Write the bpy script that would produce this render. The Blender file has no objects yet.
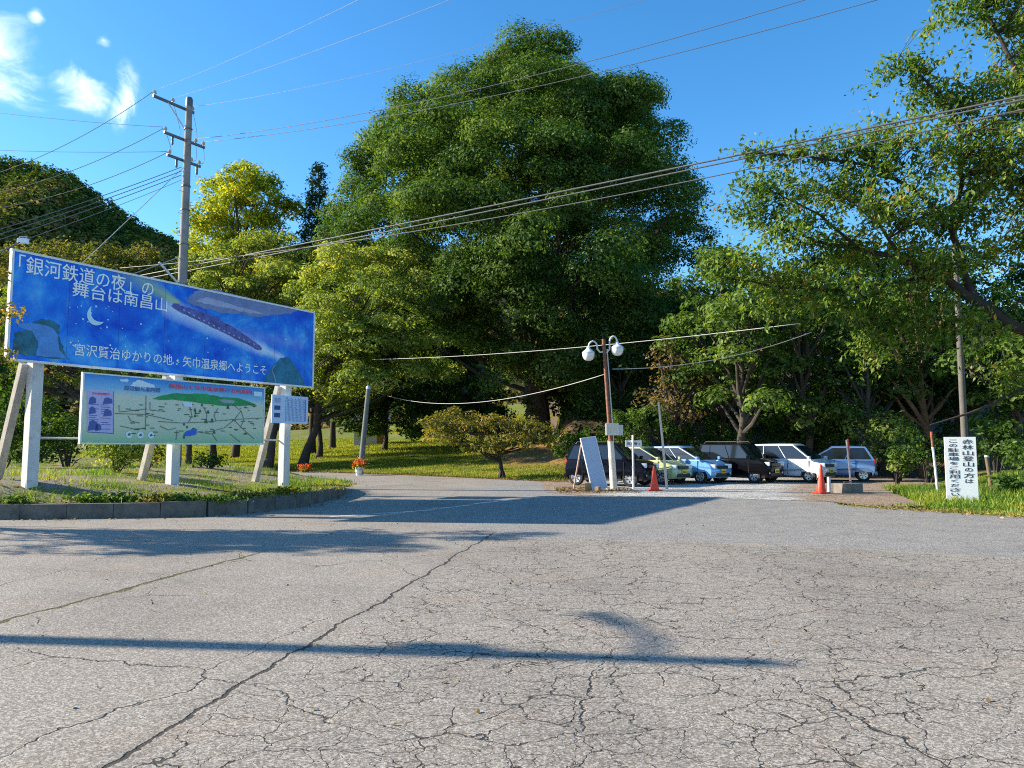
import bpy, bmesh, math, random
import numpy as np
from mathutils import Vector, Matrix

# ------------------------------------------------------------------ camera, sky, sun, exposure
SC = bpy.context.scene
COL = SC.collection
R = math.radians
F, CX, CY, CAMZ = 745.0, 512.0, 384.0, 1.5
PITCH = math.atan(62.6 / F)
SUN_EL, SUN_AZ = R(24.5), (-1.0, 0.11)          # elevation; horizontal direction towards the sun

cam = bpy.data.cameras.new('camera'); camo = bpy.data.objects.new('camera', cam); COL.objects.link(camo)
camo.location = (0, 0, CAMZ); camo.rotation_euler = (R(90) + PITCH, 0, 0)
cam.sensor_width = 36; cam.lens = 36 * F / 1024; cam.clip_start = 0.05; cam.clip_end = 3000
SC.camera = camo

sl = bpy.data.lights.new('sun', 'SUN'); sl.energy = 5.0; sl.angle = R(0.5); sl.color = (1.0, 0.89, 0.72)
so = bpy.data.objects.new('sun', sl); COL.objects.link(so); so.location = (-60, 8, 40)
tosun = Vector((SUN_AZ[0], SUN_AZ[1], 0)).normalized() * math.cos(SUN_EL) + Vector((0, 0, math.sin(SUN_EL)))
so.rotation_euler = tosun.to_track_quat('Z', 'Y').to_euler()

W = bpy.data.worlds.new('World'); SC.world = W; W.use_nodes = True
SC.view_settings.view_transform = 'Standard'; SC.view_settings.look = 'None'
SC.view_settings.gamma = 1; SC.view_settings.use_curve_mapping = False
SC.view_settings.exposure = 1.22
SC.render.engine = 'CYCLES'
SC.cycles.max_bounces = 6; SC.cycles.diffuse_bounces = 3; SC.cycles.glossy_bounces = 2
SC.cycles.transmission_bounces = 3; SC.cycles.transparent_max_bounces = 4
SC.cycles.use_denoising = False; SC.cycles.filter_width = 1.1; SC.cycles.sample_clamp_indirect = 6


class NT:
    """small helper that writes node trees"""
    def __init__(s, tree): s.t = tree; s.L = tree.links; s.N = tree.nodes
    def n(s, typ, ins=None, **props):
        nd = s.N.new(typ)
        for k, v in props.items(): setattr(nd, k, v)
        for k, v in (ins or {}).items(): s.put(nd.inputs[k], v)
        return nd
    def put(s, sock, v):
        if isinstance(v, bpy.types.NodeSocket): s.L.new(v, sock)
        else: sock.default_value = v
    def m(s, op, a, b=None, c=None, clamp=False):
        nd = s.N.new('ShaderNodeMath'); nd.operation = op; nd.use_clamp = clamp
        for i, v in enumerate((a, b, c)):
            if v is not None: s.put(nd.inputs[i], v)
        return nd.outputs[0]
    def vm(s, op, a, b=None):
        nd = s.N.new('ShaderNodeVectorMath'); nd.operation = op
        s.put(nd.inputs[0], a)
        if b is not None:
            if op == 'SCALE': s.put(nd.inputs[3], b)
            else: s.put(nd.inputs[1], b)
        return nd.outputs['Value'] if op in ('DOT_PRODUCT', 'LENGTH', 'DISTANCE') else nd.outputs['Vector']
    def noise(s, vec, scale, detail=4, rough=.55, dist=0):
        nd = s.n('ShaderNodeTexNoise', {'Scale': scale, 'Detail': detail, 'Roughness': rough, 'Distortion': dist})
        if vec is not None: s.L.new(vec, nd.inputs['Vector'])
        return nd.outputs['Fac'] if 'Fac' in nd.outputs else nd.outputs[0]
    def noisec(s, vec, scale, detail=2):
        nd = s.n('ShaderNodeTexNoise', {'Scale': scale, 'Detail': detail})
        s.L.new(vec, nd.inputs['Vector']); return nd.outputs['Color']
    def vor(s, vec, scale, feature='F1', out='Distance', dims='2D', rnd=1.0):
        nd = s.n('ShaderNodeTexVoronoi', None, feature=feature, voronoi_dimensions=dims)
        nd.inputs['Scale'].default_value = scale; nd.inputs['Randomness'].default_value = rnd
        s.L.new(vec, nd.inputs['Vector']); return nd.outputs[out]
    def ramp(s, fac, stops, interp='LINEAR'):
        nd = s.N.new('ShaderNodeValToRGB'); nd.color_ramp.interpolation = interp
        e = nd.color_ramp.elements
        while len(e) < len(stops): e.new(0.5)
        for i, (p, c) in enumerate(stops):
            e[i].position = p; e[i].color = (c[0], c[1], c[2], 1) if not isinstance(c, (int, float)) else (c, c, c, 1)
        s.put(nd.inputs[0], fac); return nd.outputs[0]
    def mix(s, f, a, b, mode='MIX'):
        nd = s.N.new('ShaderNodeMix'); nd.data_type = 'RGBA'; nd.blend_type = mode
        s.put(nd.inputs[0], f)
        for i, v in ((6, a), (7, b)):
            if isinstance(v, tuple) and len(v) == 3: v = (*v, 1)
            s.put(nd.inputs[i], v)
        return nd.outputs[2]
    def step(s, x, lo, hi):
        nd = s.N.new('ShaderNodeMapRange'); nd.interpolation_type = 'SMOOTHSTEP'
        s.put(nd.inputs[0], x); nd.inputs[1].default_value = lo; nd.inputs[2].default_value = hi
        return nd.outputs[0]
    def sep(s, v):
        nd = s.N.new('ShaderNodeSeparateXYZ'); s.L.new(v, nd.inputs[0]); return nd.outputs
    def pos(s):
        return s.n('ShaderNodeNewGeometry').outputs['Position']
    def obj(s):
        return s.n('ShaderNodeTexCoord').outputs['Object']
    def bump(s, h, strength=.3, dist=.02):
        return s.n('ShaderNodeBump', {'Height': h, 'Strength': strength, 'Distance': dist}).outputs[0]


def new_mat(name):
    m = bpy.data.materials.new(name); m.use_nodes = True
    t = m.node_tree; t.nodes.clear(); k = NT(t)
    out = k.n('ShaderNodeOutputMaterial')
    return m, k, out


def principled(name, build=None, color=(.5, .5, .5), rough=.6, metal=0., coat=0., spec=.5, emit=None):
    m, k, out = new_mat(name)
    p = k.n('ShaderNodeBsdfPrincipled')
    p.inputs['Base Color'].default_value = (*color, 1); p.inputs['Roughness'].default_value = rough
    p.inputs['Metallic'].default_value = metal; p.inputs['Coat Weight'].default_value = coat
    p.inputs['Coat Roughness'].default_value = .06
    p.inputs['Specular IOR Level'].default_value = spec
    k.L.new(p.outputs[0], out.inputs[0])
    if build: build(k, p)
    return m


def varied(name, color, rough=.7, amount=.25, scale=3., metal=0., bump=0., dirt=None, coat=0., spec=.4):
    """plain surface with uneven tone, a little wear and optional roughness bump"""
    def b(k, p):
        v = k.obj()
        n1 = k.noise(v, scale, 6, .6); n2 = k.noise(v, scale * 9, 3, .6)
        f = k.m('ADD', k.m('MULTIPLY', n1, .7), k.m('MULTIPLY', n2, .3))
        lo = tuple(c * (1 - amount) for c in color); hi = tuple(min(1, c * (1 + amount)) for c in color)
        c = k.ramp(f, [(.3, lo), (.7, hi)])
        if dirt: c = k.mix(k.step(k.noise(v, scale * 1.7, 5, .7), .55, .75), c, dirt)
        k.L.new(c, p.inputs['Base Color'])
        if bump: k.L.new(k.bump(n2, bump, .01), p.inputs['Normal'])
    return principled(name, b, color, rough, metal, coat, spec)


# world: clear autumn sky with a few white wisps high at the left
def build_world():
    t = W.node_tree; t.nodes.clear(); k = NT(t)
    sky = k.n('ShaderNodeTexSky', None, sky_type='NISHITA')
    sky.sun_disc = False; sky.sun_elevation = SUN_EL
    sky.sun_rotation = math.atan2(SUN_AZ[0], SUN_AZ[1])
    sky.altitude = 300; sky.air_density = 1.0; sky.dust_density = 0.3; sky.ozone_density = 3.0
    hs = k.n('ShaderNodeHueSaturation', {'Hue': .498, 'Saturation': 1.28, 'Value': 1.04, 'Color': sky.outputs[0]})
    d = k.n('ShaderNodeTexCoord').outputs['Generated']
    # wispy clouds: stretched noise kept to one part of the sky
    dist = k.vm('ADD', d, k.vm('SCALE', k.noisec(d, 9.0, 4), .10))
    n = k.noise(dist, 11.0, 9, .62, .6)
    x = k.sep(d)
    az = k.m('ARCTAN2', x[0], x[1]); el = k.m('ARCSINE', x[2])
    def patch(a0, e0, ra, re):
        u = k.m('DIVIDE', k.m('SUBTRACT', az, a0), ra); v = k.m('DIVIDE', k.m('SUBTRACT', el, e0), re)
        return k.m('SUBTRACT', 1.0, k.m('SQRT', k.m('ADD', k.m('MULTIPLY', u, u), k.m('MULTIPLY', v, v))), clamp=True)
    reg = CLOUD_PATCHES(k, patch)
    f = k.m('MULTIPLY', k.step(k.m('ADD', n, k.m('MULTIPLY', reg, .34)), .62, 1.0), k.step(reg, .0, .55))
    c = k.mix(k.m('MULTIPLY', f, .92), hs.outputs[0], (7.2, 7.6, 8.2))
    bg = k.n('ShaderNodeBackground', {'Color': c, 'Strength': 0.12})
    o = k.n('ShaderNodeOutputWorld'); k.L.new(bg.outputs[0], o.inputs[0])


def CLOUD_PATCHES(k, patch):
    def ae(px, py):
        v = ray(px, py).normalized(); return math.atan2(v.x, v.y), math.asin(v.z)
    out = None
    for px, py, ra, re in ((-4, 60, .085, .10), (82, 86, .065, .038), (128, 100, .032, .06), (103, 40, .018, .016), (36, 14, .018, .020), (-90, 90, .14, .11)):
        a, e = ae(px, py); q = patch(a, e, ra, re)
        out = q if out is None else k.m('MAXIMUM', out, q)
    return out


def ray(px, py):
    u, v = (px - CX) / F, (CY - py) / F
    c, s = math.cos(PITCH), math.sin(PITCH)
    return Vector((u, c - v * s, s + v * c))
def P(px, py, d):
    """world point seen at that pixel at world distance y = d"""
    r = ray(px, py); return Vector((0, 0, CAMZ)) + r * (d / r.y)
def G(px, py, z=0.0):
    """point of the level z seen at that pixel"""
    r = ray(px, py); return Vector((0, 0, CAMZ)) + r * ((z - CAMZ) / r.z)
def PX(px, d):
    return ((px - CX) / F) * d * 1.0

build_world()

# ------------------------------------------------------------------ object helpers
def link(o, parent=None):
    COL.objects.link(o)
    if parent: o.parent = parent
    return o
def tag(o, label, cat, group=None, kind=None):
    if label: o['label'] = label
    if cat: o['category'] = cat
    if group: o['group'] = group
    if kind: o['kind'] = kind
    return o
def empty(name, loc, label, cat, group=None, rz=0):
    o = bpy.data.objects.new(name, None); o.empty_display_size = .2
    o.location = loc; o.rotation_euler = (0, 0, rz); link(o)
    return tag(o, label, cat, group)
def from_bm(name, bm, mat, parent=None, smooth=None):
    me = bpy.data.meshes.new(name); bm.normal_update(); bm.to_mesh(me); bm.free()
    if smooth is not None:
        for p in me.polygons: p.use_smooth = True
        me.set_sharp_from_angle(angle=R(smooth))
    for mm in (mat if isinstance(mat, (list, tuple)) else [mat]): me.materials.append(mm)
    return link(bpy.data.objects.new(name, me), parent)
def structure(name, bm, mat):
    o = from_bm(name, bm, mat); o['kind'] = 'structure'; return o
def copy_tree(o, parent=None):
    c = o.copy(); COL.objects.link(c)
    if parent: c.parent = parent
    for ch in list(o.children): copy_tree(ch, c)
    return c

def box(bm, cx, cy, cz, sx, sy, sz, rot=None, bev=0.0):
    m = Matrix.Translation((cx, cy, cz)) @ (rot.to_4x4() if rot else Matrix()) @ Matrix.Diagonal((sx, sy, sz, 1))
    r = bmesh.ops.create_cube(bm, size=1, matrix=m)
    if bev:
        es = list({e for v in r['verts'] for e in v.link_edges})
        bmesh.ops.bevel(bm, geom=es, offset=bev, segments=2, affect='EDGES', profile=.7)
def rotz(a): return Matrix.Rotation(a, 3, 'Z')
def tube(bm, pts, rad, seg=8, cap=True):
    pts = [Vector(p) for p in pts]
    rad = [rad] * len(pts) if isinstance(rad, (int, float)) else rad
    rings = []; up = Vector((0, 0, 1)); prev = None
    for i, p in enumerate(pts):
        a = pts[max(0, i - 1)]; b = pts[min(len(pts) - 1, i + 1)]
        t = (b - a).normalized()
        if prev is None:
            ref = up if abs(t.z) < .95 else Vector((1, 0, 0))
            x = t.cross(ref).normalized()
        else:
            x = (prev - t * prev.dot(t)).normalized()
        y = t.cross(x); prev = x
        rings.append([bm.verts.new(p + (x * math.cos(2 * math.pi * j / seg) + y * math.sin(2 * math.pi * j / seg)) * rad[i]) for j in range(seg)])
    for r0, r1 in zip(rings, rings[1:]):
        for j in range(seg):
            bm.faces.new((r0[j], r0[(j + 1) % seg], r1[(j + 1) % seg], r1[j]))
    if cap:
        bm.faces.new(rings[0][::-1]); bm.faces.new(rings[-1])
def lathe(bm, prof, seg=20, mat=None):
    """prof: (radius, z) list, turned round z"""
    mat = mat or Matrix()
    rings = []
    for r, z in prof:
        if r < 1e-5: rings.append([bm.verts.new(mat @ Vector((0, 0, z)))])
        else: rings.append([bm.verts.new(mat @ Vector((r * math.cos(2 * math.pi * j / seg), r * math.sin(2 * math.pi * j / seg), z))) for j in range(seg)])
    for a, b in zip(rings, rings[1:]):
        for j in range(seg):
            j2 = (j + 1) % seg
            if len(a) == 1 and len(b) == 1: continue
            if len(a) == 1: bm.faces.new((a[0], b[j2], b[j]))
            elif len(b) == 1: bm.faces.new((a[j], a[j2], b[0]))
            else: bm.faces.new((a[j], a[j2], b[j2], b[j]))
def sheet(bm, pts):
    f = bm.faces.new([bm.verts.new(p) for p in pts]); bmesh.ops.triangulate(bm, faces=[f], ngon_method='EAR_CLIP')
def slab(bm, pts, y0, y1):
    """flat (x,z) polygon given thickness from y0 to y1"""
    a = [bm.verts.new((p[0], y0, p[1])) for p in pts]; b = [bm.verts.new((p[0], y1, p[1])) for p in pts]
    n = len(pts); fs = [bm.faces.new(a), bm.faces.new(b[::-1])]
    for i in range(n): bm.faces.new((a[i], b[i], b[(i + 1) % n], a[(i + 1) % n]))
    bmesh.ops.recalc_face_normals(bm, faces=bm.faces)
    bmesh.ops.triangulate(bm, faces=fs, ngon_method='EAR_CLIP')
def text_mesh(name, s, mat, parent, loc, height=None, width=None, bold=0.0, align='LEFT', rot=(R(90), 0, 0), line=1.0):
    cu = bpy.data.curves.new(name, 'FONT'); cu.body = s; cu.size = 1; cu.offset = bold; cu.extrude = .002; cu.space_line = line
    cu.align_x = align; cu.align_y = 'CENTER'; cu.resolution_u = 2
    tmp = bpy.data.objects.new('tmp', cu); COL.objects.link(tmp)
    bpy.context.view_layer.update()
    me = bpy.data.meshes.new_from_object(tmp.evaluated_get(bpy.context.evaluated_depsgraph_get()))
    bpy.data.objects.remove(tmp); me.name = name
    co = np.empty(len(me.vertices) * 3); me.vertices.foreach_get('co', co); co = co.reshape(-1, 3)
    lo, hi = co.min(0), co.max(0)
    h = height / (hi[1] - lo[1]) if height else 1; w = width / (hi[0] - lo[0]) if width else h
    if not height: h = w
    co[:, 0] = (co[:, 0] - (lo[0] if align == 'LEFT' else (lo[0] + hi[0]) / 2)) * w
    co[:, 1] = (co[:, 1] - (lo[1] + hi[1]) / 2) * h
    me.vertices.foreach_set('co', co.ravel()); me.update()
    me.materials.clear(); me.materials.append(mat)
    o = link(bpy.data.objects.new(name, me), parent); o.location = loc; o.rotation_euler = rot
    return o

# ------------------------------------------------------------------ foliage helpers
def leaf_mat(name, stops, trans=.46, gloss=.02):
    m, k, out = new_mat(name)
    a = k.n('ShaderNodeAttribute', None, attribute_name='tint', attribute_type='GEOMETRY').outputs['Fac']
    c = k.ramp(a, stops)
    d = k.n('ShaderNodeBsdfDiffuse', {'Color': c})
    tc = k.mix(1.0, c, (1.6, 1.55, .6), 'MULTIPLY')
    t = k.n('ShaderNodeBsdfTranslucent', {'Color': tc})
    g = k.n('ShaderNodeBsdfGlossy', {'Color': (.75, .8, .6, 1), 'Roughness': .55})
    m1 = k.n('ShaderNodeMixShader', {0: trans}); k.L.new(d.outputs[0], m1.inputs[1]); k.L.new(t.outputs[0], m1.inputs[2])
    m2 = k.n('ShaderNodeMixShader', {0: gloss}); k.L.new(m1.outputs[0], m2.inputs[1]); k.L.new(g.outputs[0], m2.inputs[2])
    k.L.new(m2.outputs[0], out.inputs[0])
    return m

def norm(a): return a / np.maximum(np.linalg.norm(a, axis=1, keepdims=True), 1e-6)
def leaves_object(name, pos, nrm, size, tint, mat, rng, parent=None, aspect=.55, fold=.18, droop=None):
    """one mesh of separate diamond leaves, each folded along its rib"""
    n = len(pos)
    if droop is not None:
        t = norm(droop + rng.normal(0, .5, (n, 3)))
    else: t = rng.normal(0, 1, (n, 3))
    nrm = norm(nrm); t = norm(t - nrm * (t * nrm).sum(1, keepdims=True)); b = np.cross(nrm, t)
    L = size[:, None] * .5; Wd = L * aspect
    v = np.empty((n, 4, 3))
    v[:, 0] = pos + t * L; v[:, 1] = pos + b * Wd + nrm * L * fold - t * L * .1
    v[:, 2] = pos - t * L; v[:, 3] = pos - b * Wd + nrm * L * fold - t * L * .1
    me = bpy.data.meshes.new(name)
    me.vertices.add(n * 4); me.vertices.foreach_set('co', v.astype(np.float32).ravel())
    me.loops.add(n * 6)
    q = np.arange(n)[:, None] * 4
    me.loops.foreach_set('vertex_index', (q + np.array([[0, 1, 2, 0, 2, 3]])).astype(np.int32).ravel())
    me.polygons.add(n * 2)
    me.polygons.foreach_set('loop_start', (np.arange(n * 2) * 3).astype(np.int32))
    me.update(calc_edges=True)
    at = me.attributes.new('tint', 'FLOAT', 'FACE'); at.data.foreach_set('value', np.repeat(np.clip(tint, 0, 1), 2).astype(np.float32))
    me.materials.append(mat)
    return link(bpy.data.objects.new(name, me), parent)

def ball(rng, n):
    return norm(rng.normal(0, 1, (n, 3)))

def crown(blobs, rng, sub_per_area, sub_r, leaves_per_sub, leaf, flat=.65, gap=.0, inner=.55, up=.5, tint_fn=None, keep=None, spread=.45, tilt=.55):
    """blobs: (centre, (rx,ry,rz)). Boughs on each blob's shell, leaves on each bough. returns arrays"""
    PO, NO, SI, TI, SUBS = [], [], [], [], []
    for c, r in blobs:
        c = np.array(c, float); r = np.array(r, float)
        area = 4 * math.pi * ((r[0] * r[1] + r[0] * r[2] + r[1] * r[2]) / 3)
        ns = max(4, int(area * sub_per_area))
        d = ball(rng, ns); d[:, 2] = np.where(d[:, 2] < -.55, -d[:, 2], d[:, 2])
        rad = rng.uniform(inner, 1.06, (ns, 1)) ** .7
        sc = c + d * r * rad
        if keep is not None:
            kp = keep(sc); sc, d = sc[kp], d[kp]; ns = len(sc)
        if gap: 
            kp = rng.uniform(0, 1, ns) > gap; sc, d = sc[kp], d[kp]; ns = len(sc)
        if ns == 0: continue
        sr = sub_r * rng.uniform(.6, 1.35, ns)
        stint = rng.normal(0, .13, ns)
        nl = (leaves_per_sub * (sr / sub_r) ** 2).astype(int) + 1
        idx = np.repeat(np.arange(ns), nl); N = len(idx)
        ld = ball(rng, N); lr = rng.uniform(.25, 1.1, (N, 1)) ** .6
        p = sc[idx] + ld * lr * sr[idx][:, None] * np.array([1, 1, flat])
        n_ = ld * tilt + d[idx] * .35 + np.array([0, 0, up]) + rng.normal(0, spread, (N, 3))
        PO.append(p); NO.append(n_); SI.append(leaf * rng.uniform(.65, 1.35, N))
        ti = .5 + stint[idx] + rng.normal(0, .14, N)
        TI.append(ti); SUBS.append(sc)
    PO = np.concatenate(PO); NO = np.concatenate(NO); SI = np.concatenate(SI); TI = np.concatenate(TI)
    if tint_fn is not None: TI = TI + tint_fn(PO)
    return PO, NO, SI, TI, np.concatenate(SUBS)

def boughs(blobs, rng, area_per, br, dens, leaf, squash=.62, cut=-.25, drop=None, tint_fn=None, rnd=.35, tvar=.10):
    """leafy boughs on each blob; a bough carries its leaves on its upper and outer skin, so that its underside stays open and dark"""
    PO, NO, SI, TI, SU = [], [], [], [], []
    for c, r in blobs:
        c = np.array(c, float); r = np.array(r, float)
        ns = max(3, int(4 * math.pi * ((r[0] * r[1] + r[0] * r[2] + r[1] * r[2]) / 3) / area_per))
        d = ball(rng, ns); d[:, 2] = np.where(d[:, 2] < -.45, -d[:, 2], d[:, 2])
        sc = c + d * r * rng.uniform(.62, 1.0, (ns, 1))
        if drop is not None: kp = drop(sc); sc, d = sc[kp], d[kp]
        for q, dq in zip(sc, d):
            Rb = br * rng.uniform(.6, 1.35); n = max(8, int(dens * 7.5 * Rb * Rb)); ld = ball(rng, n)
            ax_ = dq * .55 + np.array([0, 0, .75]); ax_ /= np.linalg.norm(ax_); w = ld @ ax_
            ld = ld[w > cut + rng.normal(0, .15, n)]; n = len(ld)
            ph = rng.uniform(0, 6.28, 3); lump = 1 + .16 * np.sin(ld[:, 0] * 5 + ph[0]) * np.sin(ld[:, 1] * 5 + ph[1]) + .12 * np.sin(ld[:, 2] * 7 + ph[2] + ld[:, 0] * 4)
            rr = Rb * lump * rng.uniform(.70, 1.07, n); PO.append(q + ld * rr[:, None] * np.array([1, 1, squash]))
            NO.append(ld * np.array([1, 1, 1 / squash]) * .9 + np.array([0, 0, .22]) + rng.normal(0, rnd, (n, 3)))
            SI.append(leaf * rng.uniform(.65, 1.35, n)); TI.append(.5 + rng.normal(0, tvar) + rng.normal(0, .13, n)); SU.append(q)
    PO = np.concatenate(PO); TI = np.concatenate(TI)
    if tint_fn is not None: TI = TI + tint_fn(PO)
    return PO, np.concatenate(NO), np.concatenate(SI), TI, np.array(SU)

def trunk_mesh(name, base, top, r0, subs, rng, mat, parent, nlimb=24, lean=(0, 0), limb_r=.1, start=.25, forks=None):
    """tapered, slightly crooked stem with limbs that reach out to the boughs, grown as one connected mesh"""
    bm = bmesh.new()
    base = Vector(base); top = Vector(top); H = (top - base).length
    n = 9; pts = []
    for i in range(n + 1):
        f = i / n; j = Vector((rng.normal(0, .012 * H), rng.normal(0, .012 * H), 0)) if 0 < i < n else Vector()
        pts.append(base.lerp(top, f) + j + Vector((lean[0], lean[1], 0)) * math.sin(f * math.pi) * .5)
    rad = [r0 * (1.35 if i == 0 else 1) * (1 - .85 * (i / n)) for i in range(n + 1)]
    pts.insert(0, pts[0] - Vector((0, 0, .4))); rad.insert(0, r0 * 1.7)
    tube(bm, pts, rad, 10)
    # root flare
    for a in range(5):
        an = a * 1.256 + rng.uniform(0, .6); dv = Vector((math.cos(an), math.sin(an), 0))
        tube(bm, [base + Vector((0, 0, .35)) + dv * r0 * .6, base + dv * r0 * 1.5 + Vector((0, 0, .05)), base + dv * r0 * 2.3 - Vector((0, 0, .15))], [r0 * .35, r0 * .28, r0 * .1], 6)
    if subs is not None and len(subs):
        pick = subs[rng.choice(len(subs), min(nlimb, len(subs)), replace=False)]
        for q in pick:
            q = Vector(q); hz = (q.z - base.z) / max(H, .1)
            f = min(.97, max(start, hz * .72 - .08 + rng.uniform(-.06, .06))); k = f * n + 1
            i = min(int(k), len(pts) - 2); a = pts[i].lerp(pts[i + 1], k - i); ra = rad[i] * .55
            m1 = a.lerp(q, .4) + Vector((rng.normal(0, .04), rng.normal(0, .04), -.02)) * (q - a).length
            m2 = a.lerp(q, .75) + Vector((rng.normal(0, .05), rng.normal(0, .05), .05)) * (q - a).length
            tube(bm, [a, m1, m2, q], [min(ra, limb_r * 1.6), min(ra, limb_r), limb_r * .6, limb_r * .22], 6)
    return from_bm(name, bm, mat, parent, 60)

# ------------------------------------------------------------------ ground, road, gravel, bed
def sst(x, a, b):
    t = np.clip((x - a) / (b - a), 0, 1); return t * t * (3 - 2 * t)
EDGE_X = [-90, -60, -24, -13, -4.9, 1.2, 3]; EDGE_Y = [95, 75, 57.6, 45.8, 39.3, 33.0, 31.5]
VE_X = [8.3, 8.6, 10.9, 12.4, 14.4, 19, 24]; VE_Y = [19.4, 18.6, 15.9, 13.9, 12, 9, 6.5]
def lawn_edge(x): return np.interp(x, EDGE_X, EDGE_Y)
def ground_h(x, y):
    x = np.asarray(x, float); y = np.asarray(y, float)
    h = np.full(np.broadcast(x, y).shape, -.03)
    t = np.clip(y - lawn_edge(x), 0, None)
    lawn = sst(.064 * y + .9 - x, 0, 1.6)
    mound = 1.0 * np.exp(-(((x - 1.8) / 3.6) ** 2 + ((y - 51) / 6) ** 2))
    h = h + lawn * (np.minimum(.055 * t, 3.0) + mound * sst(t, 0, 5) * .6 + .03 * sst(t, 0, .4)) + lawn * np.clip(t - 50, 0, 60) * .12
    h = h + (1 - lawn) * np.clip(y - 37.5, 0, 80) * .22
    q = x - (11.6 + (y - 20) * .5)
    ve = np.interp(x, VE_X, VE_Y); w = sst(y - ve, -.1, .5)
    h = h + (sst(q, 0, 3.2) * .5 * sst(y, 18.5, 24.5) + sst(x - np.maximum(8.5, 10.3 + (y - 19.2) * .35), 0, .5) * sst(26.5 - y, 0, 2) * .06) * w
    return h + (np.sin(x * 1.3 + y * .7) * np.cos(y * .9 - x * .4)) * .02 * sst(np.abs(h + .03), 0, .2)
def gh(x, y): return float(ground_h(x, y))

def mat_ground():
    def b(k, p):
        v = k.pos(); x, y, z = k.sep(v)
        n1 = k.noise(v, .55, 6, .62); n2 = k.noise(v, 5.5, 4, .6); n3 = k.noise(v, 38, 3, .6)
        g = k.ramp(k.m('ADD', k.m('MULTIPLY', n2, .55), k.m('MULTIPLY', n3, .45)), [(.3, (.045, .085, .010)), (.5, (.12, .17, .022)), (.7, (.24, .24, .04))])
        dry = k.ramp(n3, [(.3, (.15, .10, .05)), (.7, (.34, .25, .12))])
        soil = k.ramp(n3, [(.3, (.05, .038, .025)), (.7, (.13, .095, .06))])
        c = k.mix(k.step(k.m('ADD', n1, k.m('MULTIPLY', n2, .3)), .62, .8), g, dry)
        # needle litter round the great tree's mound
        dx = k.m('DIVIDE', k.m('SUBTRACT', x, 2.0), 3.9); dy = k.m('DIVIDE', k.m('SUBTRACT', y, 48), 9.5)
        rr = k.m('SQRT', k.m('ADD', k.m('MULTIPLY', dx, dx), k.m('MULTIPLY', dy, dy)))
        lit = k.ramp(n3, [(.3, (.17, .095, .035)), (.7, (.36, .22, .08))])
        c = k.mix(k.step(k.m('ADD', rr, k.m('MULTIPLY', n2, -.5)), .95, .45), c, lit)
        # forest floor
        c = k.mix(k.m('MULTIPLY', k.step(y, 34, 38), k.step(x, 3.2, 4.2)), c, soil)
        # litter along the road's edge
        k.L.new(c, p.inputs['Base Color']); k.L.new(k.bump(n3, .6, .05), p.inputs['Normal'])
    return principled('ground_grass_and_soil', b, rough=.95, spec=.15)

def axis(lo, hi, mid0, mid1, fine, coarse):
    return np.unique(np.concatenate([np.arange(lo, mid0, coarse), np.arange(mid0, mid1, fine), np.arange(mid1, hi + 1, coarse)]))
def grid_mesh(bm, xs, ys, fn):
    V = [[bm.verts.new((x, y, fn(x, y))) for x in xs] for y in ys]
    for j in range(len(ys) - 1):
        for i in range(len(xs) - 1):
            bm.faces.new((V[j][i], V[j][i + 1], V[j + 1][i + 1], V[j + 1][i]))
bm = bmesh.new()
gx = axis(-600, 600, -34, 30, .6, 18); gy = axis(-100, 1500, 10, 62, .6, 20)
X_, Y_ = np.meshgrid(gx, gy); Hh = ground_h(X_, Y_)
far = sst(np.hypot(X_, Y_), 100, 200); Hh = Hh * (1 - far) + far * np.minimum(Hh, 14)
V = [[bm.verts.new((gx[i], gy[j], Hh[j, i])) for i in range(len(gx))] for j in range(len(gy))]
for j in range(len(gy) - 1):
    for i in range(len(gx) - 1): bm.faces.new((V[j][i], V[j][i + 1], V[j + 1][i + 1], V[j + 1][i]))
for f in bm.faces: f.smooth = True
structure('ground', bm, mat_ground())

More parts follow.
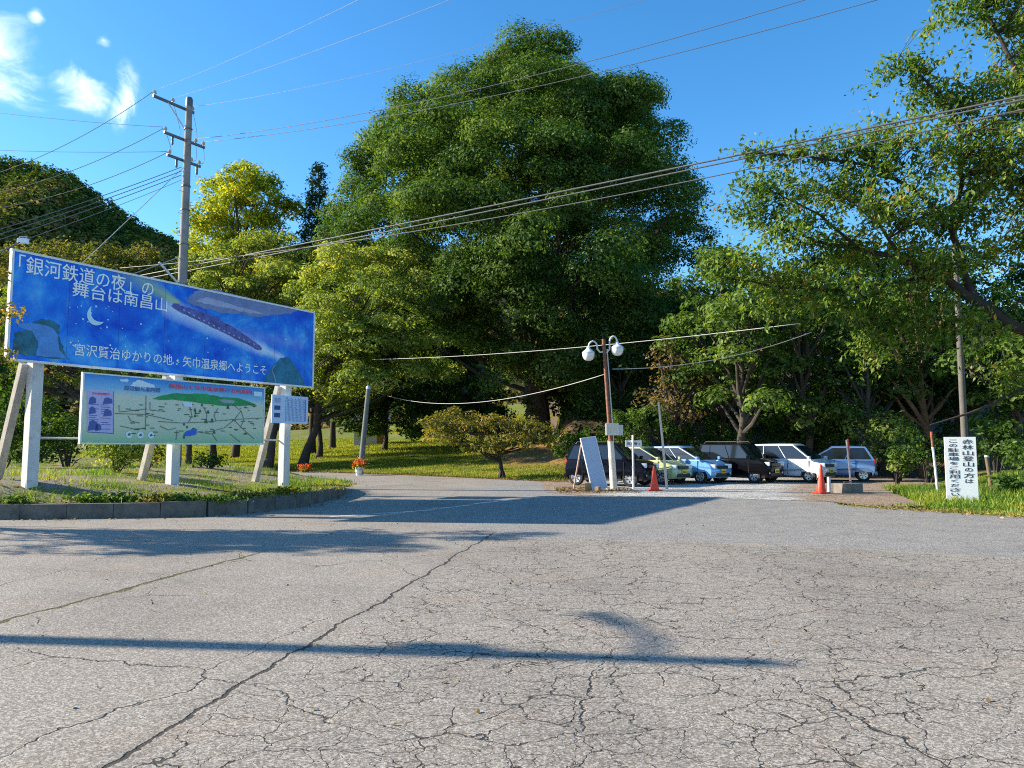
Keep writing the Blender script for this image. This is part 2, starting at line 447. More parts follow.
def mat_road():
    def b(k, p):
        v = k.pos(); x, y, z = k.sep(v)
        warp = k.vm('SCALE', k.vm('SUBTRACT', k.noisec(v, 2.3, 4), (.5, .5, .5)), .42)
        warp2 = k.vm('SCALE', k.vm('SUBTRACT', k.noisec(v, 14, 3), (.5, .5, .5)), .075)
        vw = k.vm('ADD', k.vm('ADD', v, warp), warp2)
        big = k.noise(v, .35, 5, .6); med = k.noise(v, 1.6, 5, .65)
        # aggregate: pale and dark stones in binder
        ag = k.vor(v, 95, 'F1', 'Color'); agv = k.sep(ag)[0]
        fine = k.noise(v, 210, 3, .7); grit = k.noise(v, 60, 4, .75)
        tone = k.m('ADD', k.m('ADD', k.m('MULTIPLY', agv, .42), k.m('MULTIPLY', fine, .4)), k.m('MULTIPLY', grit, .4))
        old = k.ramp(tone, [(.26, (.092, .078, .063)), (.46, (.205, .180, .147)), (.62, (.285, .252, .208)), (.84, (.52, .47, .40))])
        pink = k.mix(k.step(k.noise(v, .9, 4, .6), .5, .72), (1, 1, 1), (1.05, .985, .96))
        old = k.mix(1.0, old, pink, 'MULTIPLY')
        old = k.mix(k.step(big, .42, .68), old, k.mix(1.0, old, (.80, .80, .81), 'MULTIPLY'))
        new = k.ramp(tone, [(.30, (.075, .070, .063)), (.52, (.19, .178, .16)), (.80, (.46, .435, .40))])
        new = k.mix(k.step(med, .4, .7), new, k.mix(1.0, new, (.84, .84, .85), 'MULTIPLY'))
        # where the newer surface of the through road begins
        s = k.m('SUBTRACT', k.m('ADD', y, k.m('MULTIPLY', k.m('MULTIPLY', x, x), .047)), 12.35)
        s = k.m('ADD', s, k.m('MULTIPLY', k.m('SUBTRACT', k.noise(v, 1.3, 5, .7), .5), .9))
        fn = k.m('MULTIPLY', k.step(s, -.22, .22), k.step(k.m('ADD', x, k.m('MULTIPLY', med, 2.)), -1.2, 1.4))
        col = k.mix(fn, old, new)
        edge = k.m('MULTIPLY', k.step(k.m('ABSOLUTE', k.m('ADD', s, .1)), .12, .03), k.step(x, .2, 2.))
        col = k.mix(k.m('MULTIPLY', edge, .35), col, (.40, .36, .31))
        # long construction joints
        def seam(pa, pb, w, fade0, fade1):
            a, bb = G(*pa), G(*pb); d = (bb - a); L = d.length; d.normalize(); nn = Vector((-d.y, d.x, 0))
            q = k.vm('SUBTRACT', v, tuple(a))
            off = k.m('ADD', k.vm('DOT_PRODUCT', q, tuple(nn)), k.m('MULTIPLY', k.m('SUBTRACT', k.noise(v, 1.1, 6, .7), .5), .34))
            al = k.vm('DOT_PRODUCT', q, tuple(d))
            wv = k.m('MULTIPLY', k.noise(v, 2.2, 4, .7), w * 2)
            on = k.step(k.m('SUBTRACT', k.m('ABSOLUTE', off), wv), .006, -.006)
            halo = k.step(k.m('ABSOLUTE', off), .22, .0)
            lim = k.m('MULTIPLY', k.step(al, fade0 - .3, fade0 + .3), k.step(al, fade1 + .4, fade1 - .4))
            return k.m('MULTIPLY', on, lim), k.m('MULTIPLY', halo, lim), off, L
        s1, h1, off1, L1 = seam((110, 765), (462, 553), .016, -2., 9.6)
        s2, h2, off2, L2 = seam((-40, 634), (216, 565), .030, -6., 4.6)
        # alligator cracking, mostly on the right of the joint and on the old surface
        right = k.step(k.m('MULTIPLY', off1, -1), -.1, .5)
        zone = k.m('ADD', k.m('MULTIPLY', right, .40), k.noise(v, .8, 3, .6))
        e1 = k.vor(vw, 3.0, 'DISTANCE_TO_EDGE'); e2 = k.vor(vw, 7.5, 'DISTANCE_TO_EDGE')
        wd = k.m('MULTIPLY', k.step(k.noise(v, 1.7, 4, .7), .34, .74), 1.)
        c1 = k.m('MULTIPLY', k.step(k.m('SUBTRACT', e1, k.m('MULTIPLY', wd, .023)), .011, -.006), k.step(zone, .58, .78))
        c2 = k.m('MULTIPLY', k.step(k.m('SUBTRACT', e2, k.m('MULTIPLY', wd, .030)), .010, -.006), k.step(k.m('ADD', k.m('MULTIPLY', right, .34), k.noise(v, 1.35, 4, .6)), .68, .88))
        cl = k.m('MULTIPLY', k.step(k.m('SUBTRACT', k.vor(vw, .55, 'DISTANCE_TO_EDGE'), .0), .0075, .0), k.step(k.noise(v, .6, 3, .5), .42, .58))
        cr = k.m('MULTIPLY', k.m('MAXIMUM', k.m('MAXIMUM', c1, c2), cl), k.m('SUBTRACT', 1.0, k.m('MULTIPLY', fn, .93)))
        cr = k.m('MAXIMUM', cr, s1)
        # crumbled patches along wide cracks
        crum = k.m('MULTIPLY', k.step(e1, .10, .0), k.step(k.noise(v, .55, 3, .5), .60, .70))
        crum = k.m('MULTIPLY', crum, k.m('MULTIPLY', k.step(zone, .7, .95), k.m('SUBTRACT', 1.0, fn)))
        gran = k.ramp(k.noise(v, 55, 3, .8), [(.35, (.05, .047, .043)), (.6, (.24, .22, .20)), (.75, (.36, .34, .31))])
        col = k.mix(k.m('MULTIPLY', crum, .75), col, gran)
        stain = k.m('MULTIPLY', k.step(k.noise(v, .42, 6, .72, .4), .54, .70), .30)
        col = k.mix(stain, col, (.11, .10, .09))
        col = k.mix(k.m('MULTIPLY', k.step(k.noise(v, 1.05, 6, .75), .60, .72), .35), col, (.40, .365, .32))
        col = k.mix(k.m('MULTIPLY', h1, .16), col, (.12, .11, .10))
        col = k.mix(k.m('MULTIPLY', cr, .86), col, (.024, .021, .018))
        moss = k.ramp(k.noise(v, 24, 3, .7), [(.35, (.03, .028, .014)), (.62, (.15, .135, .05))])
        col = k.mix(s2, col, moss)
        k.L.new(col, p.inputs['Base Color'])
        h = k.m('SUBTRACT', k.m('ADD', k.m('MULTIPLY', tone, .55), k.m('MULTIPLY', big, .1)), k.m('MULTIPLY', k.m('MAXIMUM', cr, s2), 1.1))
        k.L.new(k.bump(h, .75, .016), p.inputs['Normal'])
    return principled('weathered_asphalt', b, rough=.86, spec=.28)

road_pts = [(-70, -40, 0), (70, -40, 0), (70, -8, 0), (30, 4, 0), (19, 9, 0), (14.4, 12, 0), (12.4, 13.9, 0)]
edge_px = [(1024, 516.5), (960, 512), (900, 509), (840, 505), (830, 500)]
road_pts += [tuple(G(*q)) for q in edge_px] + [(7.2, 22.6, 0), (5, 23.2, 0), (3, 23.6, 0), (2.2, 25.6, 0), (1.9, 28, 0)]
road_pts += [(x, float(lawn_edge(x)) - .35, 0) for x in (1.2, -2, -4.9, -9, -13, -24, -60)] + [(-70, 78, 0)]
bm = bmesh.new(); sheet(bm, [(p[0], p[1], .004) for p in road_pts])
structure('road', bm, mat_road())

# worn white edge line of the through road
m_line = varied('worn_road_paint', (.62, .61, .58), .7, .3, 14, dirt=(.20, .19, .18))
bm = bmesh.new()
for a, b_, w in (((330, 517), (436, 510.2), .11), ((440, 508.8), (470, 505.5), .12), ((474, 504), (545, 497), .12)):
    a = G(*a); b_ = G(*b_); d = (b_ - a).normalized(); n = Vector((-d.y, d.x, 0)) * w * .5
    sheet(bm, [(q.x, q.y, .008) for q in (a - n, b_ - n, b_ + n, a + n)])
structure('road_marking', bm, m_line)

# gravel of the parking lot
def mat_gravel():
    def b(k, p):
        v = k.pos(); x, y, z = k.sep(v)
        n = k.noise(v, 26, 4, .75); n0 = k.noise(v, .8, 5, .65); vc = k.sep(k.vor(v, 22, 'F1', 'Color'))[0]
        t = k.m('ADD', k.m('MULTIPLY', n, .6), k.m('MULTIPLY', vc, .4))
        st = k.ramp(t, [(.28, (.17, .165, .15)), (.5, (.42, .41, .38)), (.72, (.70, .68, .64))])
        so_ = k.ramp(t, [(.3, (.17, .115, .075)), (.7, (.38, .28, .19))])
        dl = k.m('ABSOLUTE', k.m('SUBTRACT', k.m('DIVIDE', x, y), .245))
        f = k.step(k.m('ADD', dl, k.m('MULTIPLY', k.m('SUBTRACT', n0, .5), .16)), .10, .155)
        k.L.new(k.mix(k.m('MULTIPLY', f, .9), st, so_), p.inputs['Base Color'])
        k.L.new(k.bump(t, .9, .04), p.inputs['Normal'])
    return principled('pale_gravel_and_soil', b, rough=.9, spec=.2)
rg = random.Random(3)
def resample(pl, n):
    pl = np.array(pl); s = np.r_[0, np.cumsum(np.hypot(*np.diff(pl, axis=0).T))]; t = np.linspace(0, s[-1], n)
    return np.c_[np.interp(t, s, pl[:, 0]), np.interp(t, s, pl[:, 1])]
gp = [G(545, 492), G(575, 495.5), G(640, 496.8), G(700, 498.5), G(770, 500), G(830, 502), G(850, 504.5), G(880, 507.5)]
gp = resample([(p.x, p.y) for p in gp] + [(10.6, 19.2), (11.4, 21.5), (12.4, 24.6), (15.5, 26.8), (19, 28)], 150)
gb = resample([(1.3, 32.4), (2.6, 34), (4, 37.6), (19, 37.4)], 150)
gp = gp + np.array([(rg.uniform(-.03, .03), rg.uniform(-.22, .16) if 0 < i < 149 else 0) for i in range(150)])
bm = bmesh.new(); rows = [[bm.verts.new((*(gp[i] * (1 - f) + gb[i] * f), .012)) for i in range(150)] for f in (0, .25, .5, .75, 1)]
for a, b_ in zip(rows, rows[1:]):
    for i in range(149): bm.faces.new((a[i], a[i + 1], b_[i + 1], b_[i]))
structure('gravel_lot', bm, mat_gravel())

# raised planting bed that carries the billboard, edged with kerb stones
FRONT = [(-60, 13.6), (-30, 14.9)] + [tuple(G(*q))[:2] for q in ((-60, 520), (0, 519.5), (65, 518.8), (130, 518), (222, 516), (260, 512), (297, 507), (325, 501), (343, 494.5))]
BACK = [(-60, 40), (-30, 35), (-16, 32.4), (-13, 31.6), (-11, 30.8), (-9.6, 30), (-8.3, 29), (-7.2, 27.8), (-6.3, 26.6), (-5.7, 25.2), tuple(np.add(FRONT[-1], (-.02, .4)))]
def resample(pl, n):
    pl = np.array(pl); s = np.r_[0, np.cumsum(np.hypot(*np.diff(pl, axis=0).T))]; t = np.linspace(0, s[-1], n)
    return np.c_[np.interp(t, s, pl[:, 0]), np.interp(t, s, pl[:, 1])]
def chaikin(pl, it=2):
    pl = [np.array(p, float) for p in pl]
    for _ in range(it):
        o = [pl[0]]
        for a, b_ in zip(pl, pl[1:]): o += [a * .75 + b_ * .25, a * .25 + b_ * .75]
        pl = o + [pl[-1]]
    return np.array(pl)
FR = resample(chaikin(FRONT), 160); BK = resample(chaikin(BACK), 160)
KERB_H = .32
def front_y(x): return np.interp(x, FR[:, 0], FR[:, 1])
def bed_h(x, y):
    x = np.asarray(x, float); y = np.asarray(y, float)
    d = np.maximum(y - front_y(np.minimum(x, FR[-1, 0])), 0)
    return (KERB_H - .03) + .40 * sst(d, .15, 1.3) * np.clip((-6.9 - x) / 3.7, 0, 1.15) + .02 * np.sin(x * 3.1) * np.cos(y * 2.7) * sst(d, .1, .5)
def mat_bed():
    def b(k, p):
        v = k.pos(); n1 = k.noise(v, 1.1, 6, .65); n3 = k.noise(v, 30, 4, .7)
        sand = k.ramp(n3, [(.3, (.13, .10, .07)), (.55, (.30, .26, .20)), (.75, (.45, .40, .33))])
        grass = k.ramp(n3, [(.3, (.07, .10, .014)), (.7, (.30, .29, .05))])
        k.L.new(k.mix(k.step(n1, .44, .6), sand, grass), p.inputs['Base Color'])
        k.L.new(k.bump(n3, .9, .05), p.inputs['Normal'])
    return principled('dry_bed_soil', b, rough=.95, spec=.1)
bm = bmesh.new(); K = 26; rows = []
for j in range(K + 1):
    f = (j / K) ** 1.8; p = FR * (1 - f) + BK * f + (0, .12 * (1 - f)); h = bed_h(p[:, 0], p[:, 1])
    rows.append([bm.verts.new((p[i, 0], p[i, 1], h[i])) for i in range(160)])
for a, b_ in zip(rows, rows[1:]):
    for i in range(159): bm.faces.new((a[i], a[i + 1], b_[i + 1], b_[i]))
lo = [bm.verts.new((v.co.x, v.co.y, -.05)) for v in rows[-1]]
for i in range(159): bm.faces.new((rows[-1][i], rows[-1][i + 1], lo[i + 1], lo[i]))
bmesh.ops.recalc_face_normals(bm, faces=bm.faces)
for f in bm.faces: f.smooth = True
structure('planting_bed', bm, mat_bed())

m_kerb = varied('old_kerb_concrete', (.115, .108, .096), .9, .55, 3.4, bump=.8, dirt=(.03, .034, .024))
bm = bmesh.new(); loop = np.r_[FR, BK[::-1][3:]]
loop = resample(loop, 400); seg = np.hypot(*np.diff(loop, axis=0).T).mean(); per = max(1, int(round(1.05 / seg)))
rk = random.Random(5)
for i0 in range(0, 399 - per, per):
    a, b_ = loop[i0], loop[min(399, i0 + per)]
    c = (a + b_) / 2; d = b_ - a; L = np.hypot(*d)
    if c[0] < -40: continue
    hk = KERB_H + rk.uniform(-.012, .012)
    box(bm, c[0], c[1], hk / 2 - .05, L - .004, .17, hk + .1, rotz(math.atan2(d[1], d[0]) + rk.uniform(-.006, .006)), .014)
structure('kerb', bm, m_kerb)

# wooded hill at the left, far behind
RID = [(-700, 30), (-400, 90), (-200, 120), (-60, 140), (0, 150), (35, 158), (60, 170), (100, 198), (140, 225), (180, 247), (260, 246), (330, 236), (420, 236), (520, 250), (700, 285), (900, 300), (1300, 305), (1800, 320)]
def hill_pt(px, t):
    y = np.interp(px, [r[0] for r in RID], [r[1] for r in RID])
    d0, d1 = 125.0, 245.0; d = d0 + (d1 - d0) * t
    z1 = (446.6 - (y + 9)) * d1 / F * 1.0 + 1.5
    bump = 3 * math.sin(px * .021 + t * 5) * math.sin(t * 3.1) + 2.2 * math.sin(px * .05 - t * 8) * math.sin(t * 3.1)
    return Vector(((px - CX) / F * d, d, 2 + (z1 - 2) * (1.25 * t - .25 * t * t) + bump))
def mat_hill():
    def b(k, p):
        n = k.noise(k.pos(), .12, 6, .7)
        k.L.new(k.ramp(n, [(.3, (.015, .022, .008)), (.7, (.06, .06, .02))]), p.inputs['Base Color'])
    return principled('hill_floor', b, rough=1, spec=.05)
bm = bmesh.new(); pxs = list(range(-700, 1801, 25)); V = [[bm.verts.new(hill_pt(px, t / 20)) for px in pxs] for t in range(21)]
bk_ = [bm.verts.new(v.co + Vector((0, 160, -v.co.z))) for v in V[-1]]
V.append(bk_)
for a, b_ in zip(V, V[1:]):
    for i in range(len(pxs) - 1): bm.faces.new((a[i], a[i + 1], b_[i + 1], b_[i]))
for f in bm.faces: f.smooth = True
structure('hill', bm, mat_hill())

# ------------------------------------------------------------------ billboard, map board and notice
m_white = varied('white_painted_steel', (.72, .73, .74), .5, .1, 5, dirt=(.42, .40, .36))
m_postw = varied('white_painted_post', (.52, .52, .52), .65, .15, 3, dirt=(.30, .28, .25), bump=.2)
m_greyw = varied('grey_weathered_timber', (.34, .31, .27), .85, .3, 5, bump=.5)
m_steel = varied('galvanised_steel', (.45, .46, .47), .45, .15, 9, metal=.6)
m_ink = principled('dark_ink', color=(.03, .03, .05), rough=.6)
m_lett = principled('pale_cream_lettering', color=(.90, .91, .86), rough=.5)
m_moon = principled('pale_moon_print', color=(.55, .78, .85), rough=.5)

BL, BR = P(8, 358, 15.95), P(312, 387, 23.6)
along = Vector((BR.x - BL.x, BR.y - BL.y, 0)); BW = along.length; along.normalize()
front = Vector((along.y, -along.x, 0)); yaw = math.atan2(along.y, along.x)
def uv(px, py, off=0.0):
    """where the sight line of a pixel meets the board plane moved off metres to its front: (along, height)"""
    o = BL + front * off; r = ray(px, py); c = Vector((0, 0, CAMZ))
    t = (o - c).dot(front) / r.dot(front); q = c + r * t
    return (q - o).dot(along), q.z
z_bot = (BL.z + BR.z) / 2; z_top = z_bot + 2.36
bb = empty('billboard', (BL.x, BL.y, 0), 'large blue night sky billboard with white lettering on square white posts', 'billboard', rz=yaw)

def mat_art():
    def b(k, p):
        v = k.obj(); x, y, z = k.sep(v)
        n1 = k.noise(v, .75, 6, .62, .8); n2 = k.noise(v, 2.6, 5, .6); n3 = k.noise(v, 14, 3, .6)
        c = k.ramp(k.m('ADD', k.m('MULTIPLY', n1, .75), k.m('MULTIPLY', n2, .25)), [(.26, (.004, .025, .33)), (.40, (.008, .09, .65)), (.53, (.02, .22, .80)), (.66, (.10, .46, .88))])
        c = k.mix(k.step(k.noise(v, .55, 4, .6, .5), .56, .74), c, (.02, .10, .62))
        # printed star dust, thickest in a band
        sd = k.m('MULTIPLY', k.step(k.vor(v, 9, 'F1', 'Distance', '3D'), .085, .03), k.step(n2, .38, .62))
        sd2 = k.m('MULTIPLY', k.step(k.vor(v, 22, 'F1', 'Distance', '3D'), .10, .04), k.step(n1, .4, .6))
        c = k.mix(k.m('MULTIPLY', k.m('MAXIMUM', sd, k.m('MULTIPLY', sd2, .55)), .8), c, (.45, .68, .95))
        def glow(a, b_, w, power=1.6):
            A, B = uv(*a), uv(*b_); d = Vector((B[0] - A[0], B[1] - A[1])); L = d.length; d.normalize()
            qx = k.m('SUBTRACT', x, A[0]); qz = k.m('SUBTRACT', z, A[1])
            al = k.m('ADD', k.m('MULTIPLY', qx, d.x), k.m('MULTIPLY', qz, d.y))
            alc = k.m('MINIMUM', k.m('MAXIMUM', al, 0.0), L)
            ex = k.m('SUBTRACT', qx, k.m('MULTIPLY', alc, d.x)); ez = k.m('SUBTRACT', qz, k.m('MULTIPLY', alc, d.y))
            r = k.m('SQRT', k.m('ADD', k.m('MULTIPLY', ex, ex), k.m('MULTIPLY', ez, ez)))
            t = k.m('DIVIDE', alc, L)
            ww = k.m('ADD', w[0], k.m('MULTIPLY', t, w[1] - w[0]))
            ww = k.m('MULTIPLY', ww, k.m('ADD', .8, k.m('MULTIPLY', n3, .4)))
            return k.m('POWER', k.m('SUBTRACT', 1.0, k.m('DIVIDE', r, ww), None, True), power), t
        g, t = glow((170, 308), (262, 349), (.34, .26), .95); c = k.mix(k.m('MULTIPLY', g, .9), c, (.62, .74, .96))
        g, t = glow((258, 347), (282, 358), (.20, .16), 1.0); c = k.mix(k.m('MULTIPLY', g, .8), c, (.70, .82, .95))
        g, t = glow((178, 303), (128, 272), (.10, .42), .8); c = k.mix(k.m('MULTIPLY', g, k.m('SUBTRACT', .85, k.m('MULTIPLY', t, .55))), c, (.48, .66, .10))
        g, t = glow((232, 332), (300, 345), (.25, .34), 1.2); c = k.mix(k.m('MULTIPLY', g, .32), c, (.30, .30, .75))
        st_ = k.m('MULTIPLY', k.step(k.noise(k.vm('MULTIPLY', v, (7, 7, .35)), 1.0, 5, .7), .56, .74), .30)
        c = k.mix(st_, c, (.22, .28, .42))
        pn = k.m('ABSOLUTE', k.m('SUBTRACT', k.m('FRACT', k.m('DIVIDE', x, 1.22)), .5)); c = k.mix(k.m('MULTIPLY', k.step(pn, .4935, .497), .55), c, (.01, .02, .12))
        k.L.new(c, p.inputs['Base Color'])
    return principled('printed_night_sky', b, rough=.45, spec=.15)

# the print lives in the board's own coordinates: x along, z up
bm = bmesh.new(); box(bm, BW / 2, .03, (z_bot + z_top) / 2, BW - .02, .06, z_top - z_bot - .02)
from_bm('panel', bm, mat_art(), bb)
bm = bmesh.new()
for z in (z_bot - .02, z_top + .02): box(bm, BW / 2, .03, z, BW + .10, .10, .05)
for x in (-.02, BW + .02): box(bm, x, .03, (z_bot + z_top) / 2, .05, .11, z_top - z_bot - .012)
from_bm('frame', bm, m_white, bb)

def poly(name, pix, mat, parent, y, th=.003, off=0., fn=uv):
    bm = bmesh.new(); slab(bm, [fn(*q, off) for q in pix], y, y + th); return from_bm(name, bm, mat, parent)
def wob(pts, n=6, amp=1.2, seed=0):
    """roughen an outline given in pixels"""
    r = random.Random(seed); o = []
    for i, a in enumerate(pts):
        b_ = pts[(i + 1) % len(pts)]
        for j in range(n):
            f = j / n; o.append((a[0] + (b_[0] - a[0]) * f + (r.uniform(-amp, amp) if j else 0), a[1] + (b_[1] - a[1]) * f + (r.uniform(-amp, amp) if j else 0)))
    return o
m_cloudp = varied('printed_grey_cloud', (.17, .22, .42), .5, .35, 2.5)
m_cloud2 = varied('printed_pale_cloud', (.36, .38, .55), .5, .3, 3)
m_teal = varied('printed_teal_hill', (.014, .16, .27), .5, .6, 3.5)
m_teal2 = varied('printed_dark_foliage', (.014, .13, .20), .5, .7, 4)
m_fall = varied('printed_waterfall', (.08, .26, .62), .5, .4, 4)
m_trainp = varied('printed_dark_train', (.09, .10, .34), .5, .75, 5)
m_trim = principled('printed_train_windows', color=(.42, .44, .68), rough=.5)
poly('printed_cloud', wob([(186, 302), (190, 295), (200, 289.5), (214, 289.5), (236, 295), (262, 301.5), (298, 310.5), (288, 314), (272, 315), (256, 317), (240, 314), (222, 313), (206, 309), (196, 306)], 4, .9, 1), m_cloudp, bb, -.006)
poly('printed_cloud', wob([(194, 301), (206, 297), (226, 303), (248, 309), (264, 314), (250, 313.6), (228, 308), (208, 304)], 4, .7, 2), m_cloud2, bb, -.009)
poly('printed_mountain', wob([(262, 383), (272, 367), (281, 357.5), (288, 357.5), (297, 368), (306, 386.0)], 5, .6, 3), m_teal, bb, -.006)
bm = bmesh.new(); tube(bm, [Vector((*uv(a, b_), 0)).xzy + Vector((0, -.010, 0)) for a, b_ in ((275, 365), (271.5, 370), (274, 376), (275.5, 383))], .012, 5)
from_bm('printed_path', bm, m_cloud2, bb)
poly('printed_foliage', wob([(13, 353.5), (14, 333), (24, 331), (33, 322), (44, 319), (54, 321), (60, 327), (58, 334), (62, 345), (66, 357), (70, 359.2), (42, 357)], 5, 1.1, 4), m_teal2, bb, -.006)
poly('printed_waterfall', wob([(16, 323), (30, 322.5), (42, 324.5), (52, 328), (58, 335), (59, 350), (66, 358.7), (36, 355.5), (38, 342), (32, 331), (18, 327)], 3, .5, 5), m_fall, bb, -.009)
poly('printed_train', wob([(171, 306), (174, 303.2), (179, 303.5), (180, 305.5), (188, 307.5), (202, 312), (216, 318), (217, 316.6), (219, 317.4), (219, 319.5), (234, 327.5), (248, 337), (258, 344.5), (262, 348.5), (261, 350.6), (256, 349.5), (242, 342), (224, 333), (206, 324), (190, 317), (178, 311)], 3, .45, 6), m_trainp, bb, -.012)
bm = bmesh.new()
for i in range(15):
    t = i / 14; c = (184 + 70 * t, 310.3 + 34 * t + 1.0 * math.sin(t * 3)); s = 1.3 * (1 - .35 * t)
    slab(bm, [uv(*q) for q in ((c[0] - s, c[1] - 1.2), (c[0] + s * .6, c[1] - .2), (c[0] + s * .6, c[1] + .9), (c[0] - s, c[1] - .1))], -.016, -.013)
from_bm('window_pattern', bm, m_trim, bb)
pts = [(96.5 + 9.6 * math.cos(a), 315 - 10.4 * math.sin(a)) for a in np.linspace(R(122), R(318), 22)] + [(103.6 * (1 - t) ** 2 + 2 * 87.7 * t * (1 - t) + 91.4 * t * t, 322 * (1 - t) ** 2 + 2 * 322.5 * t * (1 - t) + 306.2 * t * t) for t in np.linspace(.05, .95, 14)]
poly('printed_moon', pts, m_moon, bb, -.010)
rs = random.Random(8); bm = bmesh.new()
for i in range(46):
    q = uv(rs.uniform(60, 150), rs.uniform(305, 352)) if i < 30 else uv(rs.uniform(150, 300), rs.uniform(335, 365)); r_ = rs.choice((.012, .014, .018, .026))
    slab(bm, [(q[0] + r_ * math.cos(a), q[1] + r_ * math.sin(a)) for a in np.linspace(0, 2 * math.pi, 7)[:-1]], -.006, -.004)
from_bm('star_pattern', bm, m_moon, bb)

def board_text(s, a, b_, h, parent, mat, y, bold, off=0.):
    A, B = uv(*a, off), uv(*b_, off)
    o = text_mesh('lettering_print', s, mat, parent, (A[0], y, (A[1] + B[1]) / 2), height=h, width=B[0] - A[0], bold=bold)
    return o
H1 = 16.5 / 745 * 16.6
board_text('「銀河鉄道の夜」の', (18.5, 266), (153.5, 287), .40, bb, m_lett, -.012, .004)
board_text('舞台は南昌山', (72, 290), (167, 304), .36, bb, m_lett, -.012, .004)
board_text('宮沢賢治ゆかりの地・矢巾温泉郷へようこそ', (74, 351), (266, 369), .29, bb, m_lett, -.015, .003)

def bedz(u, y):
    w = Vector((BL.x, BL.y, 0)) + along * u - front * y; return float(bed_h(w.x, w.y))
POSTS = [uv(35, 470)[0], uv(177.5, 470)[0], uv(288.5, 470)[0]]
for u in POSTS:
    bm = bmesh.new(); zb = bedz(u, .2) - .1
    box(bm, u, .20, (zb + z_top - .3) / 2, .24, .24, z_top - .3 - zb, bev=.012); from_bm('post', bm, m_postw, bb)
    bm = bmesh.new(); zb = bedz(u - .1, 1.15) - .12
    d = Vector((-.02, -1.0, z_bot - .05 - zb)); c = Vector((u - .16, 1.32, zb)) + d / 2
    rot = d.to_track_quat('Z', 'Y').to_matrix(); box(bm, c.x, c.y, c.z, .16, .17, d.length, rot, .01); from_bm('brace', bm, m_greyw, bb)
bm = bmesh.new(); zr = uv(60, 438)[1]
tube(bm, [(POSTS[0], .35, zr), (POSTS[2] + .1, .35, zr)], .028, 8); from_bm('rail', bm, m_steel, bb)
bm = bmesh.new(); tube(bm, [(POSTS[0], .35, z_bot + .3), (POSTS[2] + .1, .35, z_bot + .3)], .03, 8)
from_bm('rail', bm, m_steel, bb)

# map board
MO = .14
mb = empty('map_board', (BL.x + front.x * MO, BL.y + front.y * MO, 0), 'wide pale green tourist map board below the blue billboard', 'map sign', rz=yaw)
mu0, mu1 = uv(83, 400, MO)[0], uv(264, 400, MO)[0]
mz0 = (uv(82, 440, MO)[1] + uv(264, 446, MO)[1]) / 2; mz1 = (uv(83, 373, MO)[1] + uv(264, 388.5, MO)[1]) / 2
def mat_map():
    def b(k, p):
        v = k.obj(); x, y, z = k.sep(v); h = k.m('DIVIDE', k.m('SUBTRACT', z, mz0), mz1 - mz0)
        h = k.m('ADD', h, k.m('MULTIPLY', k.m('SUBTRACT', k.noise(v, 1.5, 3), .5), .10))
        c = k.ramp(h, [(.02, (.26, .50, .32)), (.25, (.56, .62, .47)), (.70, (.60, .64, .52)), (.80, (.22, .50, .74)), (.97, (.03, .26, .70))])
        k.L.new(k.mix(k.step(k.noise(v, 3, 5), .45, .8), c, (.52, .55, .45)) if False else c, p.inputs['Base Color'])
    return principled('printed_map', b, rough=.45, spec=.4)
bm = bmesh.new(); box(bm, (mu0 + mu1) / 2, .03, (mz0 + mz1) / 2, mu1 - mu0 - .02, .05, mz1 - mz0 - .02); from_bm('panel', bm, mat_map(), mb)
bm = bmesh.new()
for z in (mz0 - .012, mz1 + .012): box(bm, (mu0 + mu1) / 2, .03, z, mu1 - mu0 + .07, .075, .035)
for x in (mu0 - .012, mu1 + .012): box(bm, x, .03, (mz0 + mz1) / 2, .035, .08, mz1 - mz0 - .012)
from_bm('frame', bm, m_white, mb)
M = lambda pts: [uv(*q, MO) for q in pts]
def mpoly(name, pix, mat, y, th=.003): bm = bmesh.new(); slab(bm, M(pix), y, y + th); return from_bm(name, bm, mat, mb)
m_hillp = varied('printed_green_range', (.015, .30, .09), .5, .35, 3)
m_lake = principled('printed_lake', color=(.015, .12, .62), rough=.5)
m_red = principled('printed_red_text', color=(.75, .10, .14), rough=.5)
m_blue_t = principled('printed_blue_text', color=(.06, .10, .35), rough=.5)
m_lav = varied('printed_lavender_sheet', (.47, .45, .74), .5, .08, 3)
m_wp = principled('printed_white', color=(.66, .78, .86), rough=.5)
m_road_p = principled('printed_grey_roads', color=(.17, .19, .19), rough=.5)
m_dkg = principled('printed_small_trees', color=(.03, .11, .05), rough=.5)
mpoly('mountain_range', wob([(152, 399), (160, 396), (172, 393.5), (190, 394), (205, 393.5), (220, 397), (238, 398), (250, 402), (257, 405.5), (244, 406), (226, 406), (206, 404), (190, 401.5), (172, 399.5), (160, 400)], 3, .4, 1), m_hillp, -.003)
mpoly('mountain_range', wob([(218, 399.5), (226, 399.5), (235, 401), (233, 403.5), (222, 402.5)], 3, .3, 2), varied('printed_grey_summit', (.30, .36, .38), .5), -.006)
mpoly('valley_mist', wob([(182, 402), (192, 402.5), (192, 407), (184, 406.5)], 3, .3, 3), m_wp, -.006)
mpoly('lake', wob([(183, 436), (186, 431.5), (192, 429), (197, 429), (196.5, 434), (190, 436.2)], 3, .35, 4), m_lake, -.006)
for c in (((120, 379.3), (127, 378.6), (129, 380.6), (127, 382), (121, 381.5)), ((130, 386), (133, 382), (139, 379.8), (144, 381.5), (148, 383), (154, 384.5), (154.5, 387.8), (142, 388.5))):
    mpoly('printed_cloud', wob(list(c), 3, .5, 5), m_wp, -.003)
mpoly('printed_tag', [(254, 391.5), (262, 392.2), (262, 396.6), (254, 396)], m_wp, -.003)
bm = bmesh.new()
def mline(pp, r=.009):
    tube(bm, [(uv(*q, MO)[0], -.004, uv(*q, MO)[1]) for q in pp], r, 5)
